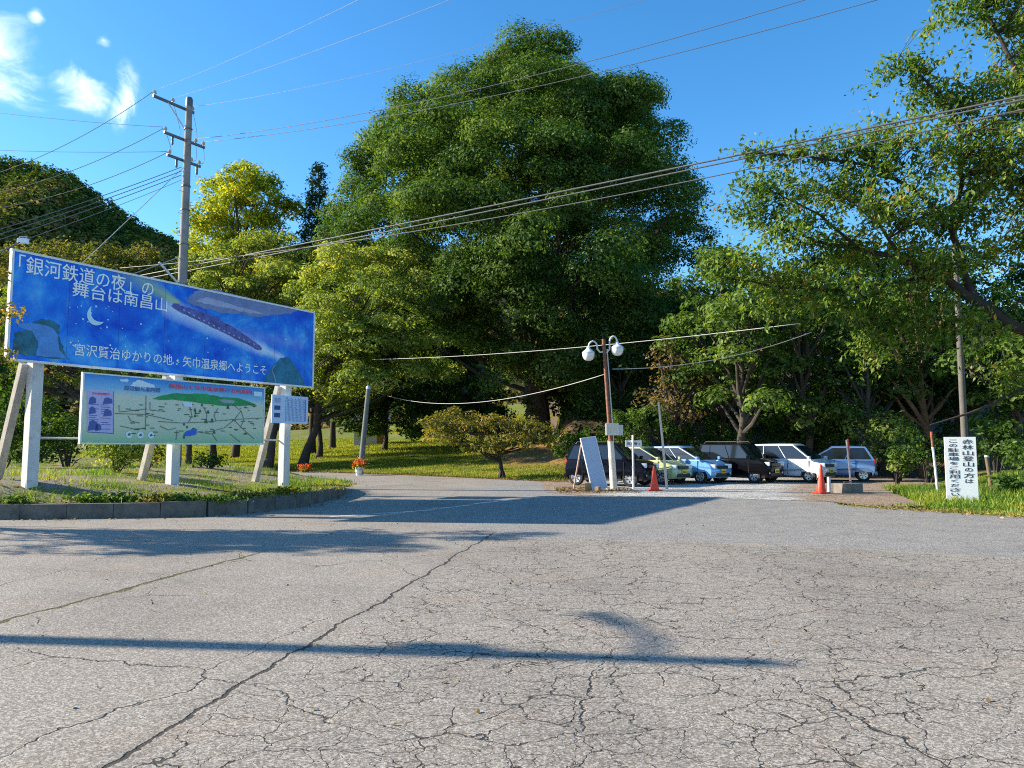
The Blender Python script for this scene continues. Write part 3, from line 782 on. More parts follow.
for pp in ([(119, 405), (119, 412), (147, 409)], [(115, 413.5), (146, 414.5), (173, 420.5)], [(146, 396), (145.4, 430)], [(128, 416), (131, 421), (140, 423)], [(158, 421.5), (182, 423), (205, 422), (232, 419.5), (262, 418)],
           [(205, 422), (207, 416), (204, 407)], [(234, 420), (244, 430), (254, 439)], [(234, 420), (241, 411), (232, 404)], [(241, 411), (244, 420), (240, 428)], [(177, 430), (176, 440)], [(150, 402), (150, 410), (160, 411)], [(160, 426), (168, 430), (176, 428)], [(208, 432), (224, 428), (234, 420)], [(190, 407), (192, 416), (188, 423)], [(218, 408), (214, 415), (216, 421)], [(120, 426), (134, 429), (145, 428)], [(197, 432), (212, 434), (217, 441)], [(230, 434), (240, 442)]):
    mline(pp)
from_bm('printed_roads', bm, m_road_p, mb)
bm = bmesh.new(); rs = random.Random(4)
for c in ((184, 424), (187, 427), (195, 410), (195.5, 413), (195, 416), (208, 412), (206, 421), (212, 420.5), (228, 407), (184, 437), (214, 432), (200, 411), (202, 405)):
    w = rs.uniform(.03, .06); u, z = uv(*c, MO); slab(bm, [(u - w, z - w), (u + w, z - w), (u + w * .3, z + w * 1.1), (u - w * .4, z + w)], -.006, -.003)
for i in range(70):
    u, z = uv(rs.uniform(118, 258), rs.uniform(404, 436), MO); w = rs.uniform(.05, .16); slab(bm, [(u, z), (u + w, z), (u + w, z + .022), (u, z + .022)], -.005, -.003)
from_bm('symbol_print', bm, m_dkg, mb)
for px_ in (129, 140.3, 151):
    u, z = uv(px_, 434.6 + (px_ - 129) * .03, MO); bm = bmesh.new()
    slab(bm, [(u + .085 * math.cos(a), z + .085 * math.sin(a)) for a in np.linspace(0, 6.2832, 17)[:-1]], -.005, -.002); o = from_bm('printed_badge', bm, m_wp, mb)
    bm = bmesh.new(); slab(bm, [(u - .04, z - .03), (u + .045, z - .02), (u + .02, z + .04), (u - .02, z + .025)], -.008, -.006); from_bm('badge_symbol', bm, m_dkg, o)
sh = mpoly('printed_sheet', [(87, 389), (112.8, 391), (112.8, 433), (87, 431.5)], m_lav, -.006, .005)
bm = bmesh.new(); slab(bm, M([(112.8, 391), (113.6, 391.6), (113.6, 433.8), (88, 432.4), (87, 431.5), (112.8, 433)]), -.004, -.001); from_bm('sheet_edge', bm, m_blue_t, mb)
bm = bmesh.new()
for c, w, h in (((91, 400), .12, .10), ((106, 400.5), .16, .09), ((91, 410), .11, .10), ((106, 412.5), .14, .10), ((91, 425), .16, .14), ((97, 427), .10, .10)):
    u, z = uv(*c, MO); slab(bm, [(u - w * .5, z - h), (u + w, z - h * .7), (u + w * .9, z + h * .4), (u + w * .2, z + h * .9), (u - w * .3, z + h * .5)], -.010, -.007)
for i in range(12):
    y_ = 404.5 + i * 2.2
    for x0 in (89, 101):
        if rs.random() < .7: u, z = uv(x0, y_ + (x0 - 89) * .05, MO); w = rs.uniform(.14, .24); slab(bm, [(u, z), (u + w, z), (u + w, z + .015), (u, z + .015)], -.009, -.007)
from_bm('picture_print', bm, m_blue_t, sh)
A, B = uv(92, 393.2, MO), uv(109.5, 394.3, MO)
text_mesh('lettering_print', '矢巾温泉郷案内', m_red, mb, (A[0], -.010, (A[1] + B[1]) / 2), height=.055, width=B[0] - A[0], bold=.02)
board_text('周辺観光案内図', (124, 387.5), (160, 390.5), .12, mb, m_blue_t, -.008, .0, MO)
board_text('南昌山と矢巾温泉郷の名所案内', (169, 385.5), (252, 392.5), .13, mb, m_red, -.008, .012, MO)

# small notice at the billboard's far post
NO_ = .18
nb = empty('notice_board', (BL.x + front.x * NO_, BL.y + front.y * NO_, 0), 'small pale blue notice with dense print on the billboard\'s end post', 'notice', rz=yaw)
nu0, nu1 = uv(272, 408, NO_)[0], uv(308, 410, NO_)[0]; nz0 = (uv(272, 421.5, NO_)[1] + uv(308, 425.5, NO_)[1]) / 2; nz1 = (uv(272, 394.5, NO_)[1] + uv(308, 397, NO_)[1]) / 2
bm = bmesh.new(); box(bm, (nu0 + nu1) / 2, .02, (nz0 + nz1) / 2, nu1 - nu0, .04, nz1 - nz0, bev=.006); from_bm('panel', bm, varied('pale_blue_notice', (.50, .62, .82), .5, .06, 3), nb)
bm = bmesh.new(); nw, nh = nu1 - nu0, nz1 - nz0
for i in range(15):
    x = nu0 + nw * (.36 + .038 * i); z = nz0 + nh * .08
    while z < nz1 - nh * .12:
        l = rs.uniform(.02, .075); slab(bm, [(x, z), (x + .022, z), (x + .022, z + l), (x, z + l)], -.004, -.001); z += l + rs.uniform(.008, .02)
slab(bm, [(nu1 - nw * .09, nz0 + nh * .1), (nu1 - nw * .06, nz0 + nh * .1), (nu1 - nw * .06, nz1 - nh * .1), (nu1 - nw * .09, nz1 - nh * .1)], -.004, -.001)
from_bm('printed_text', bm, principled('printed_notice_ink', color=(.12, .22, .48), rough=.5), nb)
for f0, f1 in ((.20, .36), (.47, .62), (.72, .90)):
    bm = bmesh.new(); slab(bm, [(nu0 + nw * .06, nz0 + nh * f0), (nu0 + nw * .22, nz0 + nh * f0), (nu0 + nw * .22, nz0 + nh * f1), (nu0 + nw * .06, nz0 + nh * f1)], -.004, -.001)
    from_bm('printed_photo', bm, varied('printed_notice_photo', (.03, .06, .20) if f0 < .7 else (.28, .38, .62), .5, .6, 9), nb)

# ------------------------------------------------------------------ poles and cables
m_conc = varied('weathered_concrete_pole', (.22, .21, .20), .85, .35, 1.7, bump=.3, dirt=(.11, .105, .095))
m_dsteel = varied('dull_dark_steel', (.12, .12, .125), .5, .2, 6, metal=.5)
m_porc = principled('brown_white_porcelain', color=(.55, .53, .50), rough=.25)
m_wire = principled('grey_cable_sheath', color=(.12, .12, .12), rough=.5)
m_cab = principled('pale_grey_cable', color=(.46, .46, .45), rough=.6)
m_wire_d = principled('dark_cable_sheath', color=(.05, .05, .055), rough=.5)

def insulator(parent, x, z, y=0.):
    bm = bmesh.new(); lathe(bm, [(0, 0), (.03, 0), (.03, .05), (.075, .06), (.05, .09), (.075, .10), (.05, .13), (.065, .14), (.03, .18), (0, .185)], 12, Matrix.Translation((x, y, z)))
    return from_bm('insulator', bm, m_porc, parent, 40)
def utility_pole(loc, H, yaw_, label, group=None):
    r = empty('utility_pole', loc, label, 'utility pole', group, yaw_)
    bm = bmesh.new(); tube(bm, [(0, 0, -.3), (0, 0, H * .5), (0, 0, H)], [.20, .165, .115], 16); from_bm('pole', bm, m_conc, r, 50)
    bm = bmesh.new(); lathe(bm, [(0, H + .06), (.10, H + .05), (.125, H - .02), (.125, H - .30), (.118, H - .30)], 14); from_bm('pole_cap', bm, m_dsteel, r, 40)
    for z, x0, x1, ins in ((H - .36, -1.32, .34, (-1.27, -.55, .27)), (H - 1.55, -.85, .85, (-.8, .45, .78)), (H - 2.35, -.7, .7, (-.6, .3, .63))):
        bm = bmesh.new(); box(bm, (x0 + x1) / 2, .19, z, x1 - x0, .075, .09, bev=.006); a = from_bm('crossarm', bm, m_dsteel, r)
        for x in ins: insulator(a, x, z + .045, .19)
    bm = bmesh.new(); tube(bm, [(-.75, .16, H - .40), (-.06, .13, H - 1.15)], .022, 6); from_bm('brace', bm, m_steel, r)
    bm = bmesh.new(); box(bm, -.55, .02, H - 6.75, 1.0, .05, .07, Matrix.Rotation(R(38), 3, 'Y'), .004); from_bm('guy_bracket', bm, m_steel, r)
    for i, (x, y, z) in enumerate(((-.5, .07, H - 1.62), (-.3, .07, H - 2.42), (.55, .07, H - 2.42))):
        bm = bmesh.new(); lathe(bm, [(0, 0), (.035, .02), (.05, .08), (.035, .12), (.05, .16), (.035, .22), (.05, .27), (.02, .34), (0, .34)], 10, Matrix.Translation((x, y + .12, z - .3)))
        from_bm('fuse_holder', bm, m_dsteel, r, 40)
    for zz in (H - 1.2, H - 3.4, H - 4.3, H - 5.6, H - 7.1, H - 8.1):
        bm = bmesh.new(); lathe(bm, [(.135 + .004 * (H - zz), zz), (.15 + .0045 * (H - zz), zz), (.15 + .0045 * (H - zz), zz + .05), (.135 + .004 * (H - zz), zz + .05)], 16)
        from_bm('pole_band', bm, m_dsteel, r, 40)
    for i in range(9):
        z = H - 3.6 - i * .42; s = 1 if i % 2 else -1
        bm = bmesh.new(); tube(bm, [(s * .1, 0, z), (s * .31, 0, z), (s * .31, 0, z + .03)], .011, 5); from_bm('step', bm, m_steel, r)
    # slack jumper loops between the arms
    for a, b_ in (((.78, .19, H - 1.4), (.63, .19, H - 2.25)), ((.45, .19, H - 1.4), (.3, .19, H - 2.25)), ((-.8, .19, H - 1.4), (-.6, .15, H - 2.2)), ((-.55, .19, H - .2), (-.2, .2, H - 1.5)), ((.27, .19, H - .2), (.45, .2, H - 1.5))):
        A, B = Vector(a), Vector(b_); bm = bmesh.new(); tube(bm, [A.lerp(B, t) + Vector((math.sin(t * math.pi) * .16, .03, -.25 * math.sin(t * math.pi))) for t in (0, .2, .4, .6, .8, 1)], .009, 5)
        from_bm('jumper_wire', bm, m_wire_d, r)
    return r
PD = 27.0; pole_b = P(181, 440, PD); PTOP = P(190.5, 99, PD)
UP = Vector((PX(177.5, PD), PD, .3)); PH = PTOP.z - .3
pole_yaw = math.atan2(.85, .53)
utility_pole(UP, PH, pole_yaw, 'tall grey concrete power pole with crossarms and insulators behind the billboard')
utility_pole(Vector((22.5, 8.6, 0)), PH, pole_yaw, 'concrete power pole at the roadside, carrying the cables over the junction')
utility_pole(Vector((-47, 33, 2.5)), PH, pole_yaw, 'concrete power pole up the side road towards the wooded hill')
q = P(1581, -22, 11.5); sp = empty('service_pole', (q.x, q.y + .12, gh(q.x, q.y)), 'timber service pole on the verge where the thick cables end', 'pole')
bm = bmesh.new(); tube(bm, [(0, 0, -.3), (0, 0, 4.5), (0, 0, 9.3)], [.15, .13, .10], 14); from_bm('pole', bm, m_greyw, sp, 50)
bm = bmesh.new(); box(bm, 0, -.12, q.z - sp.location.z - .06, .5, .06, .08); from_bm('crossarm', bm, m_dsteel, sp)
# plain pole behind the white sign
up2 = empty('timber_pole', (PX(963.5, 29), 29, gh(PX(963.5, 29), 29)), 'slim grey timber pole rising behind the white handwritten sign', 'pole')
bm = bmesh.new(); tube(bm, [(0, 0, -.3), (0, 0, 5), (0, 0, 11.5)], [.13, .115, .09], 14); from_bm('pole', bm, varied('grey_timber_pole', (.11, .10, .09), .85, .3, 2, bump=.4), up2, 50)
bm = bmesh.new(); box(bm, .1, -.15, 9.2, 1.2, .07, .08); from_bm('crossarm', bm, m_dsteel, up2)

def wire(name, label, a, b_, sag, r, mat, group=None, n=26):
    a, b_ = Vector(a), Vector(b_); bm = bmesh.new()
    o = a.copy()
    tube(bm, [a.lerp(b_, i / n) - Vector((0, 0, 4 * sag * (i / n) * (1 - i / n))) - o for i in range(n + 1)], r, 6)
    w = from_bm(name, bm, mat); w.location = o; tag(w, label, 'cable', group)
    for p in w.data.polygons: p.use_smooth = True
    return w
def arm(x, z): return UP + Matrix.Rotation(pole_yaw, 3, 'Z') @ Vector((x, .19, z))
ah = arm(-1.27, PH - .15); am = arm(-.55, PH - .15); al_ = arm(.27, PH - .15); bl_ = arm(-.8, PH - 1.35); b2_ = arm(.45, PH - 1.35); b3_ = arm(.78, PH - 1.35)
# to the right, over the road
wire('power_line', 'highest faint line, climbing from the power pole\'s top arm tip', ah, P(398, -20, 15.2), .12, .0042, m_wire, 'power lines over the junction')
wire('power_line', 'faint line from the middle of the power pole\'s top arm', am, P(500, -20, 15.2), .12, .0042, m_wire, 'power lines over the junction')
wire('power_line', 'faint line leaving the short end of the power pole\'s top arm', al_, P(690, -14, 15.2), .3, .0042, m_wire, 'power lines over the junction')
wire('power_line', 'upper of the two clear lines crossing the big tree\'s top', b2_, P(850, -14, 16.4), .5, .009, m_wire, 'power lines over the junction')
wire('power_line', 'lower of the two clear lines crossing the big tree\'s top', b3_, P(905, -8, 16.2), .5, .009, m_wire, 'power lines over the junction')
c0 = UP + Vector((.05, -.1, P(184, 256, PD).z - .3)); c1 = UP + Vector((.05, -.05, P(184, 270, PD).z - .3)) 
wire('telephone_cable', 'thick upper cable sweeping from the power pole across the big tree', P(96, 284, PD + 4), P(1581, -22, 11.5), .10, .022, m_wire, 'telephone cables')
wire('telephone_cable', 'thick cable hanging just under the upper cable across the big tree', P(96, 288, PD + 4), P(1581, -20, 11.5), .14, .019, m_wire, 'telephone cables')
wire('telephone_cable', 'thinner third cable sagging lowest across the big tree', P(120, 268, PD + 3), P(1581, -24, 11.5), .75, .014, m_wire, 'telephone cables')
# to the left
wire('power_line', 'thin line running level left from the pole\'s second arm', bl_, P(-60, 105, 30), .1, .008, m_wire_d, 'power lines towards the hill')
wire('power_line', 'thin line running level left from the pole\'s lowest arm', arm(-.6, PH - 2.2), P(-60, 147, 30), .1, .009, m_wire_d, 'power lines towards the hill')
for i, (pa, pb, lab) in enumerate((((150, 160), (-50, 186), 'topmost of the slanting lines in front of the dark hilltop'), ((150, 124), (-60, 202), 'second slanting line in front of the dark hilltop'), ((150, 126), (-60, 214), 'third slanting line in front of the dark hilltop'))):
    wire('power_line', lab, (ah, bl_, arm(-.6, PH - 2.2))[i], P(pb[0], pb[1], 27), .5, .011, m_wire, 'power lines towards the hill')
for i, (ya, yb, lab) in enumerate(((168, 247, 'upper of the pale cables dropping left across the autumn slope'), (172, 252, 'middle pale cable dropping left across the autumn slope'), (176, 258, 'lower pale cable dropping left across the autumn slope'))):
    wire('telephone_cable', lab, UP + Vector((-.15, -.1, P(180, ya, PD).z - .3)), P(-60, yb, 21), .10, .014, m_wire, 'telephone cables')
wire('telephone_cable', 'pale cable above the billboard\'s top left corner', P(22, 241, 19), P(-60, 276, 17), .05, .016, m_wire, 'telephone cables')
jb = empty('junction_box', P(23, 241, 19), 'small white cable junction box hanging above the billboard corner', 'cable box')
bm = bmesh.new(); box(bm, 0, 0, 0, .24, .14, .13, bev=.02); from_bm('box_body', bm, m_white, jb)
bm = bmesh.new(); tube(bm, [(-.1, 0, .06), (-.1, 0, .11), (.1, 0, .11), (.1, 0, .06)], .01, 6); from_bm('hanger', bm, m_steel, jb)
wire('telephone_cable', 'pale cable carrying the white junction box up towards the pole', P(24, 240, 19), UP + Vector((-.15, -.1, P(180, 181, PD).z - .3)), .05, .008, m_wire, 'telephone cables')
wire('guy_wire', 'taut guy wire slanting from the power pole down behind the billboard', UP + Vector((-.15, 0, P(180, 168, PD).z - .3)), P(70, 275, 23), .0, .012, m_steel)
wire('guy_wire', 'short stay wire below the pale cables, reaching the power pole', UP + Vector((-.15, 0, P(181, 257, PD).z - .3)), P(100, 285, 22), .02, .012, m_steel)

# street light beside the junction (its long shadow lies across the asphalt)
sl_ = empty('street_light', (-15.5, 7.22, 0), 'tall concrete street light beside the junction, shadow across the asphalt', 'street light')
bm = bmesh.new(); tube(bm, [(0, 0, -.2), (0, 0, 4), (0, 0, 7.95)], [.17, .14, .10], 14); from_bm('pole', bm, m_conc, sl_, 50)
bm = bmesh.new(); tube(bm, [(0, 0, 7.55), (-.3, .6, 7.75), (-.62, 1.3, 7.8)], .045, 8); from_bm('lamp_arm', bm, m_steel, sl_)
bm = bmesh.new(); box(bm, -.62, 1.28, 7.78, .15, .60, .09, rotz(math.atan2(.62, 1.3)), .05); from_bm('lamp_head', bm, m_white, sl_)
bm = bmesh.new(); box(bm, -.04, .16, 6.9, .14, .2, .3, rotz(math.atan2(.62, 1.3)), .01); from_bm('control_box', bm, m_steel, sl_)

# twin-globe lamp post by the parking lot
LD = 26.6
lb = P(614, 488, LD); lt = P(603.5, 339, LD); lamp = empty('lamp_post', (lb.x, lb.y, 0), 'leaning lamp post with two white globes, rusty above and white below', 'lamp post')
m_rust = varied('rusty_pipe', (.20, .085, .05), .8, .5, 7, dirt=(.36, .30, .26))
m_cream = varied('cream_painted_pole', (.62, .58, .50), .7, .15, 4, dirt=(.40, .36, .30))
m_globe = principled('opal_glass_globe', color=(.82, .82, .82), rough=.2)
ax = Vector((lt.x - lb.x, 0, lt.z)); mid = ax * (P(610, 441, LD).z / lt.z)
bm = bmesh.new(); tube(bm, [(0, 0, -.15), mid * .5, mid], [.128, .118, .108], 14); from_bm('base_pole', bm, m_cream, lamp, 50)
bm = bmesh.new(); tube(bm, [mid - ax * .02, mid.lerp(ax, .5), ax], [.075, .07, .062], 12); lathe(bm, [(.13, 0), (.085, .06), (.075, .06)], 12, Matrix.Translation(mid)); from_bm('upper_pole', bm, m_rust, lamp, 50)
bm = bmesh.new(); tube(bm, [mid + Vector((.10, -.04, 0)), mid.lerp(ax, .9) + Vector((.10, -.04, 0))], .022, 6); from_bm('conduit', bm, m_steel, lamp)
for px_, py_ in ((588.5, 355), (617.3, 350)):
    g = P(px_, py_, LD) - Vector((lb.x, lb.y, 0)); top = P(603.5, 349, LD) - Vector((lb.x, lb.y, 0)); s = 1 if g.x > top.x else -1
    arc = [top + Vector((0, 0, -.1)), top + Vector((s * .12, 0, -.12)), top + Vector((s * .22, 0, 0))]
    gx_ = abs(g.x - top.x)
    arc += [Vector((top.x + s * (.22 + (gx_ - .22) * (.5 - .5 * math.cos(a))), 0, g.z + .28 + .22 * math.sin(a))) for a in np.linspace(.0, math.pi, 9)]
    bm = bmesh.new(); tube(bm, arc, .028, 8); o = from_bm('lamp_arm', bm, m_white, lamp)
    bm = bmesh.new(); lathe(bm, [(0, .31), (.05, .30), (.07, .24), (.12, .19), (.225, .10), (.23, .06), (.22, .06)], 22, Matrix.Translation(g)); from_bm('lamp_cap', bm, m_white, o, 40)
    bm = bmesh.new(); lathe(bm, [(.215, .06), (.22, 0), (.20, -.09), (.15, -.165), (.08, -.205), (0, -.215)], 22, Matrix.Translation(g)); from_bm('lamp_globe', bm, m_globe, o, 60)
bm = bmesh.new(); q = P(610.5, 429.5, LD) - Vector((lb.x, lb.y, 0)); box(bm, q.x + .04, -.19, q.z, .46, .14, .42, bev=.015); from_bm('meter_box', bm, m_cream, lamp)
bm = bmesh.new(); box(bm, q.x + .34, -.14, q.z - .02, .16, .12, .36, bev=.015); from_bm('switch_box', bm, m_steel, lamp)
wire('festoon_cable', 'white cable high through the lamp globes, from green tree to forest', P(372, 359.5, 44), P(800, 323.5, 27), .25, .014, m_cab)
wire('festoon_cable', 'white cable sagging from the lamp post to the forest trees', P(612, 369, LD), P(812, 332, 28), .36, .013, m_cab)
wire('festoon_cable', 'white cable drooping from the lamp post to the little orchard tree', P(607, 373.5, LD), P(388, 396, 46), .75, .012, m_cab)

# ------------------------------------------------------------------ small street things
def post(name, label, cat, base, top, r, mat, parts=None, r1=None):
    base, top = Vector(base), Vector(top); e = empty(name, base, label, cat)
    bm = bmesh.new(); tube(bm, [Vector((0, 0, -.25)), (top - base) * .5, top - base], [r, (r + (r1 or r)) / 2, r1 or r], 12); from_bm('shaft', bm, mat, e, 50)
    return e
m_pinkw = varied('faded_pink_white_paint', (.58, .46, .42), .7, .2, 6)
m_redp = varied('red_band_paint', (.50, .06, .04), .6, .2, 6)
m_grpole = varied('grey_green_timber', (.14, .15, .14), .85, .25, 4, bump=.4)
b_ = P(667.5, 488, 26.4); b_.z = 0
e = post('slender_pole', 'slender pinkish pole leaning in front of the lime car', 'pole', b_, P(658.5, 402, 26.4), .05, m_pinkw, r1=.035)
px_, d_ = 361, 40.5; z_ = gh(PX(px_, d_), d_)
e = post('wooden_pole', 'grey wooden pole leaning on the lawn under the yellow-green tree', 'pole', (PX(px_, d_), d_, z_), P(368.5, 388, d_), .16, m_grpole, r1=.12)
bm = bmesh.new(); lathe(bm, [(.14, -.05), (.14, .06), (.11, .10)], 12, Matrix.Translation(P(368.5, 388, d_) - Vector((PX(px_, d_), d_, z_)))); from_bm('pole_cap', bm, m_steel, e, 40)
# red-topped marker post
px_, d_ = 934.5, 23.5; z_ = gh(PX(px_, d_), d_)
e = post('marker_post', 'white marker post with a red top, left of the handwritten sign', 'marker post', (PX(px_, d_), d_, z_), P(932.8, 447, d_), .036, m_white)
bm = bmesh.new(); q = P(932.8, 447, d_) - e.location; tube(bm, [q, q + Vector((-.02, 0, .36))], .038, 12); from_bm('red_band', bm, m_rust, e, 50)
bm = bmesh.new(); tube(bm, [q + Vector((-.02, 0, .362)), q + Vector((-.022, 0, .48))], .040, 12); from_bm('reflector', bm, m_redp, e, 50)
px_, d_ = 849, 24.4
e = post('snow_pole', 'thin pink and white pole beside the concrete block', 'pole', (PX(px_, d_), d_, 0), P(846.5, 440, d_), .03, m_pinkw)
bm = bmesh.new(); tube(bm, [Vector((-.05, 0, 1.2)), Vector((-.07, 0, 1.75))], .034, 10); from_bm('red_band', bm, m_redp, e, 50)
px_, d_ = 988, 22.5; z_ = gh(PX(px_, d_), d_)
e = post('wooden_stake', 'short brown wooden stake with a pale top beside the handwritten sign', 'stake', (PX(px_, d_), d_, z_), P(986.5, 457, d_), .055, varied('brown_stake_timber', (.15, .105, .065), .9, .3, 6, bump=.4))
bm = bmesh.new(); q = P(986.5, 457, d_) - e.location; lathe(bm, [(0, .05), (.05, .045), (.06, 0), (.056, 0)], 10, Matrix.Translation(q)); from_bm('stake_top', bm, m_white, e, 40)
px_, d_ = 826.5, 25.0
e = post('bollard', 'stubby white bollard between the right cone and the concrete block', 'bollard', (PX(px_, d_), d_, 0), (PX(px_, d_), d_, .46), .055, m_white)
bm = bmesh.new(); lathe(bm, [(0, .50), (.05, .49), (.06, .46), (.056, .46)], 12); from_bm('bollard_cap', bm, m_steel, e, 40)

# arrow sign on a thin post
d_ = 26.2; x_ = PX(632.5, d_)
e = empty('arrow_sign', (x_, d_, 0), 'small white arrow sign on a thin post before the dark car', 'sign', rz=R(6))
bm = bmesh.new(); tube(bm, [(0, 0, -.2), (0, 0, P(632, 435, d_).z)], .036, 10); from_bm('sign_post', bm, m_white, e, 50)
zc = P(632, 443.6, d_).z
bm = bmesh.new(); box(bm, .04, .055, zc, .58, .02, .23, bev=.004); from_bm('sign_panel', bm, varied('sign_white', (.74, .72, .72), .5, .08, 4), e)
text_mesh('lettering_print', '駐車場→', m_ink, e, (-.19, .043, zc), height=.10, width=.46, bold=.02)
bm = bmesh.new()
for z in (.35, .75): lathe(bm, [(.036, z), (.046, z), (.046, z + .05), (.036, z + .05)], 10)
from_bm('clamp', bm, m_steel, e)

# A-board, blank grey face
d_ = 25.6; x_ = PX(599.5, d_)
e = empty('sandwich_board', (x_, d_, 0), 'tall grey-blue sandwich board leaning on timber legs by the lamp post', 'sandwich board', rz=R(24))
ht = 1.80; lean = R(13); Rm = Matrix.Rotation(-lean, 3, 'X'); Ry = Matrix.Rotation(R(-7), 3, 'Y'); Rt = Ry @ Rm
def bpt(x, y, z): return Rt @ Vector((x, y, z))
m_bf = varied('grey_blue_board_face', (.40, .46, .60), .55, .06, 2.5, dirt=(.34, .38, .48)); m_leg = varied('pinkish_timber_leg', (.42, .28, .21), .8, .2, 8)
bm = bmesh.new(); c = bpt(0, 0, ht / 2 + .06); box(bm, c.x, c.y, c.z, .56, .03, ht, Rt, .004); from_bm('board_panel', bm, m_bf, e)
bm = bmesh.new()
for x in (-.295, .295): c = bpt(x, 0, ht / 2); box(bm, c.x, c.y, c.z, .03, .045, ht + .12, Rt)
c = bpt(0, 0, ht + .075); box(bm, c.x, c.y, c.z, .62, .045, .03, Rt); from_bm('board_frame', bm, m_white, e)
for x in (-.30, .30):
    t = bpt(x, .03, ht * .93); b2 = Vector((x - .22, .95, -.02)); d = b2 - t; bm = bmesh.new(); c = (t + b2) / 2
    box(bm, c.x, c.y, c.z, .045, .035, d.length, d.to_track_quat('Z', 'Y').to_matrix()); from_bm('prop_leg', bm, m_leg, e)
for k, (px_, dd, lab) in enumerate(((587.5, 25.5, 'small timber block at the sandwich board\'s back leg'), (597, 25.2, 'small timber block under the sandwich board\'s front edge'))):
    w = empty('wooden_block', (PX(px_, dd), dd, .012), lab, 'timber block', 'timber blocks weighting the sandwich board', R(20 + 40 * k))
    bm = bmesh.new(); box(bm, 0, 0, .075 + .05 * (1 - k), .20, .14, .15 + .10 * (1 - k), bev=.012); from_bm('block_body', bm, varied('block_timber%s' % ('', '_pale')[k], (.34, .21, .10), .85, .3, 9), w)
    bm = bmesh.new(); box(bm, 0, 0, .153 + .10 * (1 - k), .05, .16, .006); from_bm('strap', bm, m_steel, w)

# traffic cones
m_cone = varied('orange_red_cone', (.75, .055, .018), .45, .12, 6, dirt=(.45, .05, .03))
def cone(px, d, h, label, tilt=0):
    e = empty('traffic_cone', (PX(px, d), d, .012), label, 'traffic cone', 'orange traffic cones')
    e.rotation_euler = (0, R(tilt), R(17))
    bm = bmesh.new(); lathe(bm, [(.16, .04), (.15, .05), (.028, h - .02), (.018, h), (0, h)], 24); from_bm('cone_body', bm, m_cone, e, 35)
    bm = bmesh.new(); box(bm, 0, 0, .02, .40, .40, .04, bev=.012); from_bm('cone_base', bm, m_cone, e)
cone(653.5, 25.3, .84, 'orange traffic cone in front of the dark car\'s nose', -1.2)
cone(818.5, 24.0, .92, 'orange traffic cone beside the concrete block, nearest the verge', 1.5)

# concrete block at the verge
e = empty('concrete_block', (PX(845, 24.3), 24.3, 0), 'low dark concrete block on the soil by the right cone', 'concrete block', rz=R(24))
bm = bmesh.new(); box(bm, 0, 0, .15, .78, .52, .34, bev=.03); from_bm('block_body', bm, varied('mottled_concrete', (.19, .17, .14), .9, .4, 4, bump=.6), e)  # one brown-grey concrete tone all round, unevenly mottled
bm = bmesh.new(); tube(bm, [(-.15, 0, .31), (-.15, 0, .37), (.15, 0, .37), (.15, 0, .31)], .014, 6); from_bm('lifting_eye', bm, m_rust, e)

# handwritten white sign on the verge
d_ = 19.6; x_ = PX(958.5, d_); z_ = gh(x_, d_)
e = empty('handwritten_sign', (x_, d_, z_), 'white handwritten board with black vertical brush lettering on the grass verge', 'sign', rz=R(-16))
z0, z1 = P(958, 500.5, d_).z - z_, P(958, 437, d_).z - z_
bm = bmesh.new(); box(bm, 0, 0, (z0 + z1) / 2, .74, .022, z1 - z0, bev=.003); from_bm('sign_panel', bm, principled('white_sign_board', color=(.90, .90, .90), rough=.45), e)
for x in (-.345, .345):
    bm = bmesh.new(); box(bm, x, .032, (z1 - .35) / 2 - .12, .045, .04, z1 - .30 + .24); from_bm('leg', bm, m_leg, e)
for x in (-.30, .30):
    t = Vector((x, .06, z1 * .7)); b2 = Vector((x + .12, .75, -.05)); d = b2 - t; bm = bmesh.new(); c = (t + b2) / 2
    box(bm, c.x, c.y, c.z, .04, .03, d.length, d.to_track_quat('Z', 'Y').to_matrix()); from_bm('prop_leg', bm, m_leg, e)
def vtext(s, x, zt, zb, w, wt):
    n = len(s); ch = (zt - zb) / n
    bmm = None
    for i, cch in enumerate(s):
        o = text_mesh('lettering_print', cch, m_ink, e, (x, -.0135, zt - ch * (i + .5)), height=ch * (.86 if cch not in 'くいこのはだごを' else .70), width=w * (1 if cch not in 'くいこのはだごを' else .75), bold=.008, align='CENTER')
        sx = w / max(.01, o.dimensions.x) if False else 1
vtext('赤林山登山の方は', .17, z1 - .05, z0 + .43, .25, .030)
vtext('この駐車場をご利用ください', -.17, z1 - .05, z0 + .10, .25, .026)

# ------------------------------------------------------------------ parked cars
m_glass = principled('dark_car_glass', color=(.012, .016, .02), rough=.04, spec=.8)
m_tyre = varied('tyre_rubber', (.018, .018, .018), .85, .2, 9)
m_rim = principled('alloy_rim', color=(.62, .63, .65), rough=.3, metal=.7)
m_trimb = principled('black_plastic_trim', color=(.016, .016, .017), rough=.5)
m_lamp = principled('clear_headlight', color=(.72, .75, .78), rough=.1)
m_tail = principled('red_tail_light', color=(.55, .015, .01), rough=.15)
m_amber = principled('amber_lamp', color=(.75, .25, .02), rough=.2)
m_pl_y = principled('yellow_number_plate', color=(.80, .58, .03), rough=.4)
m_pl_w = principled('white_number_plate', color=(.78, .78, .76), rough=.4)
m_pink = principled('black_plate_ink', color=(.03, .03, .03), rough=.5)

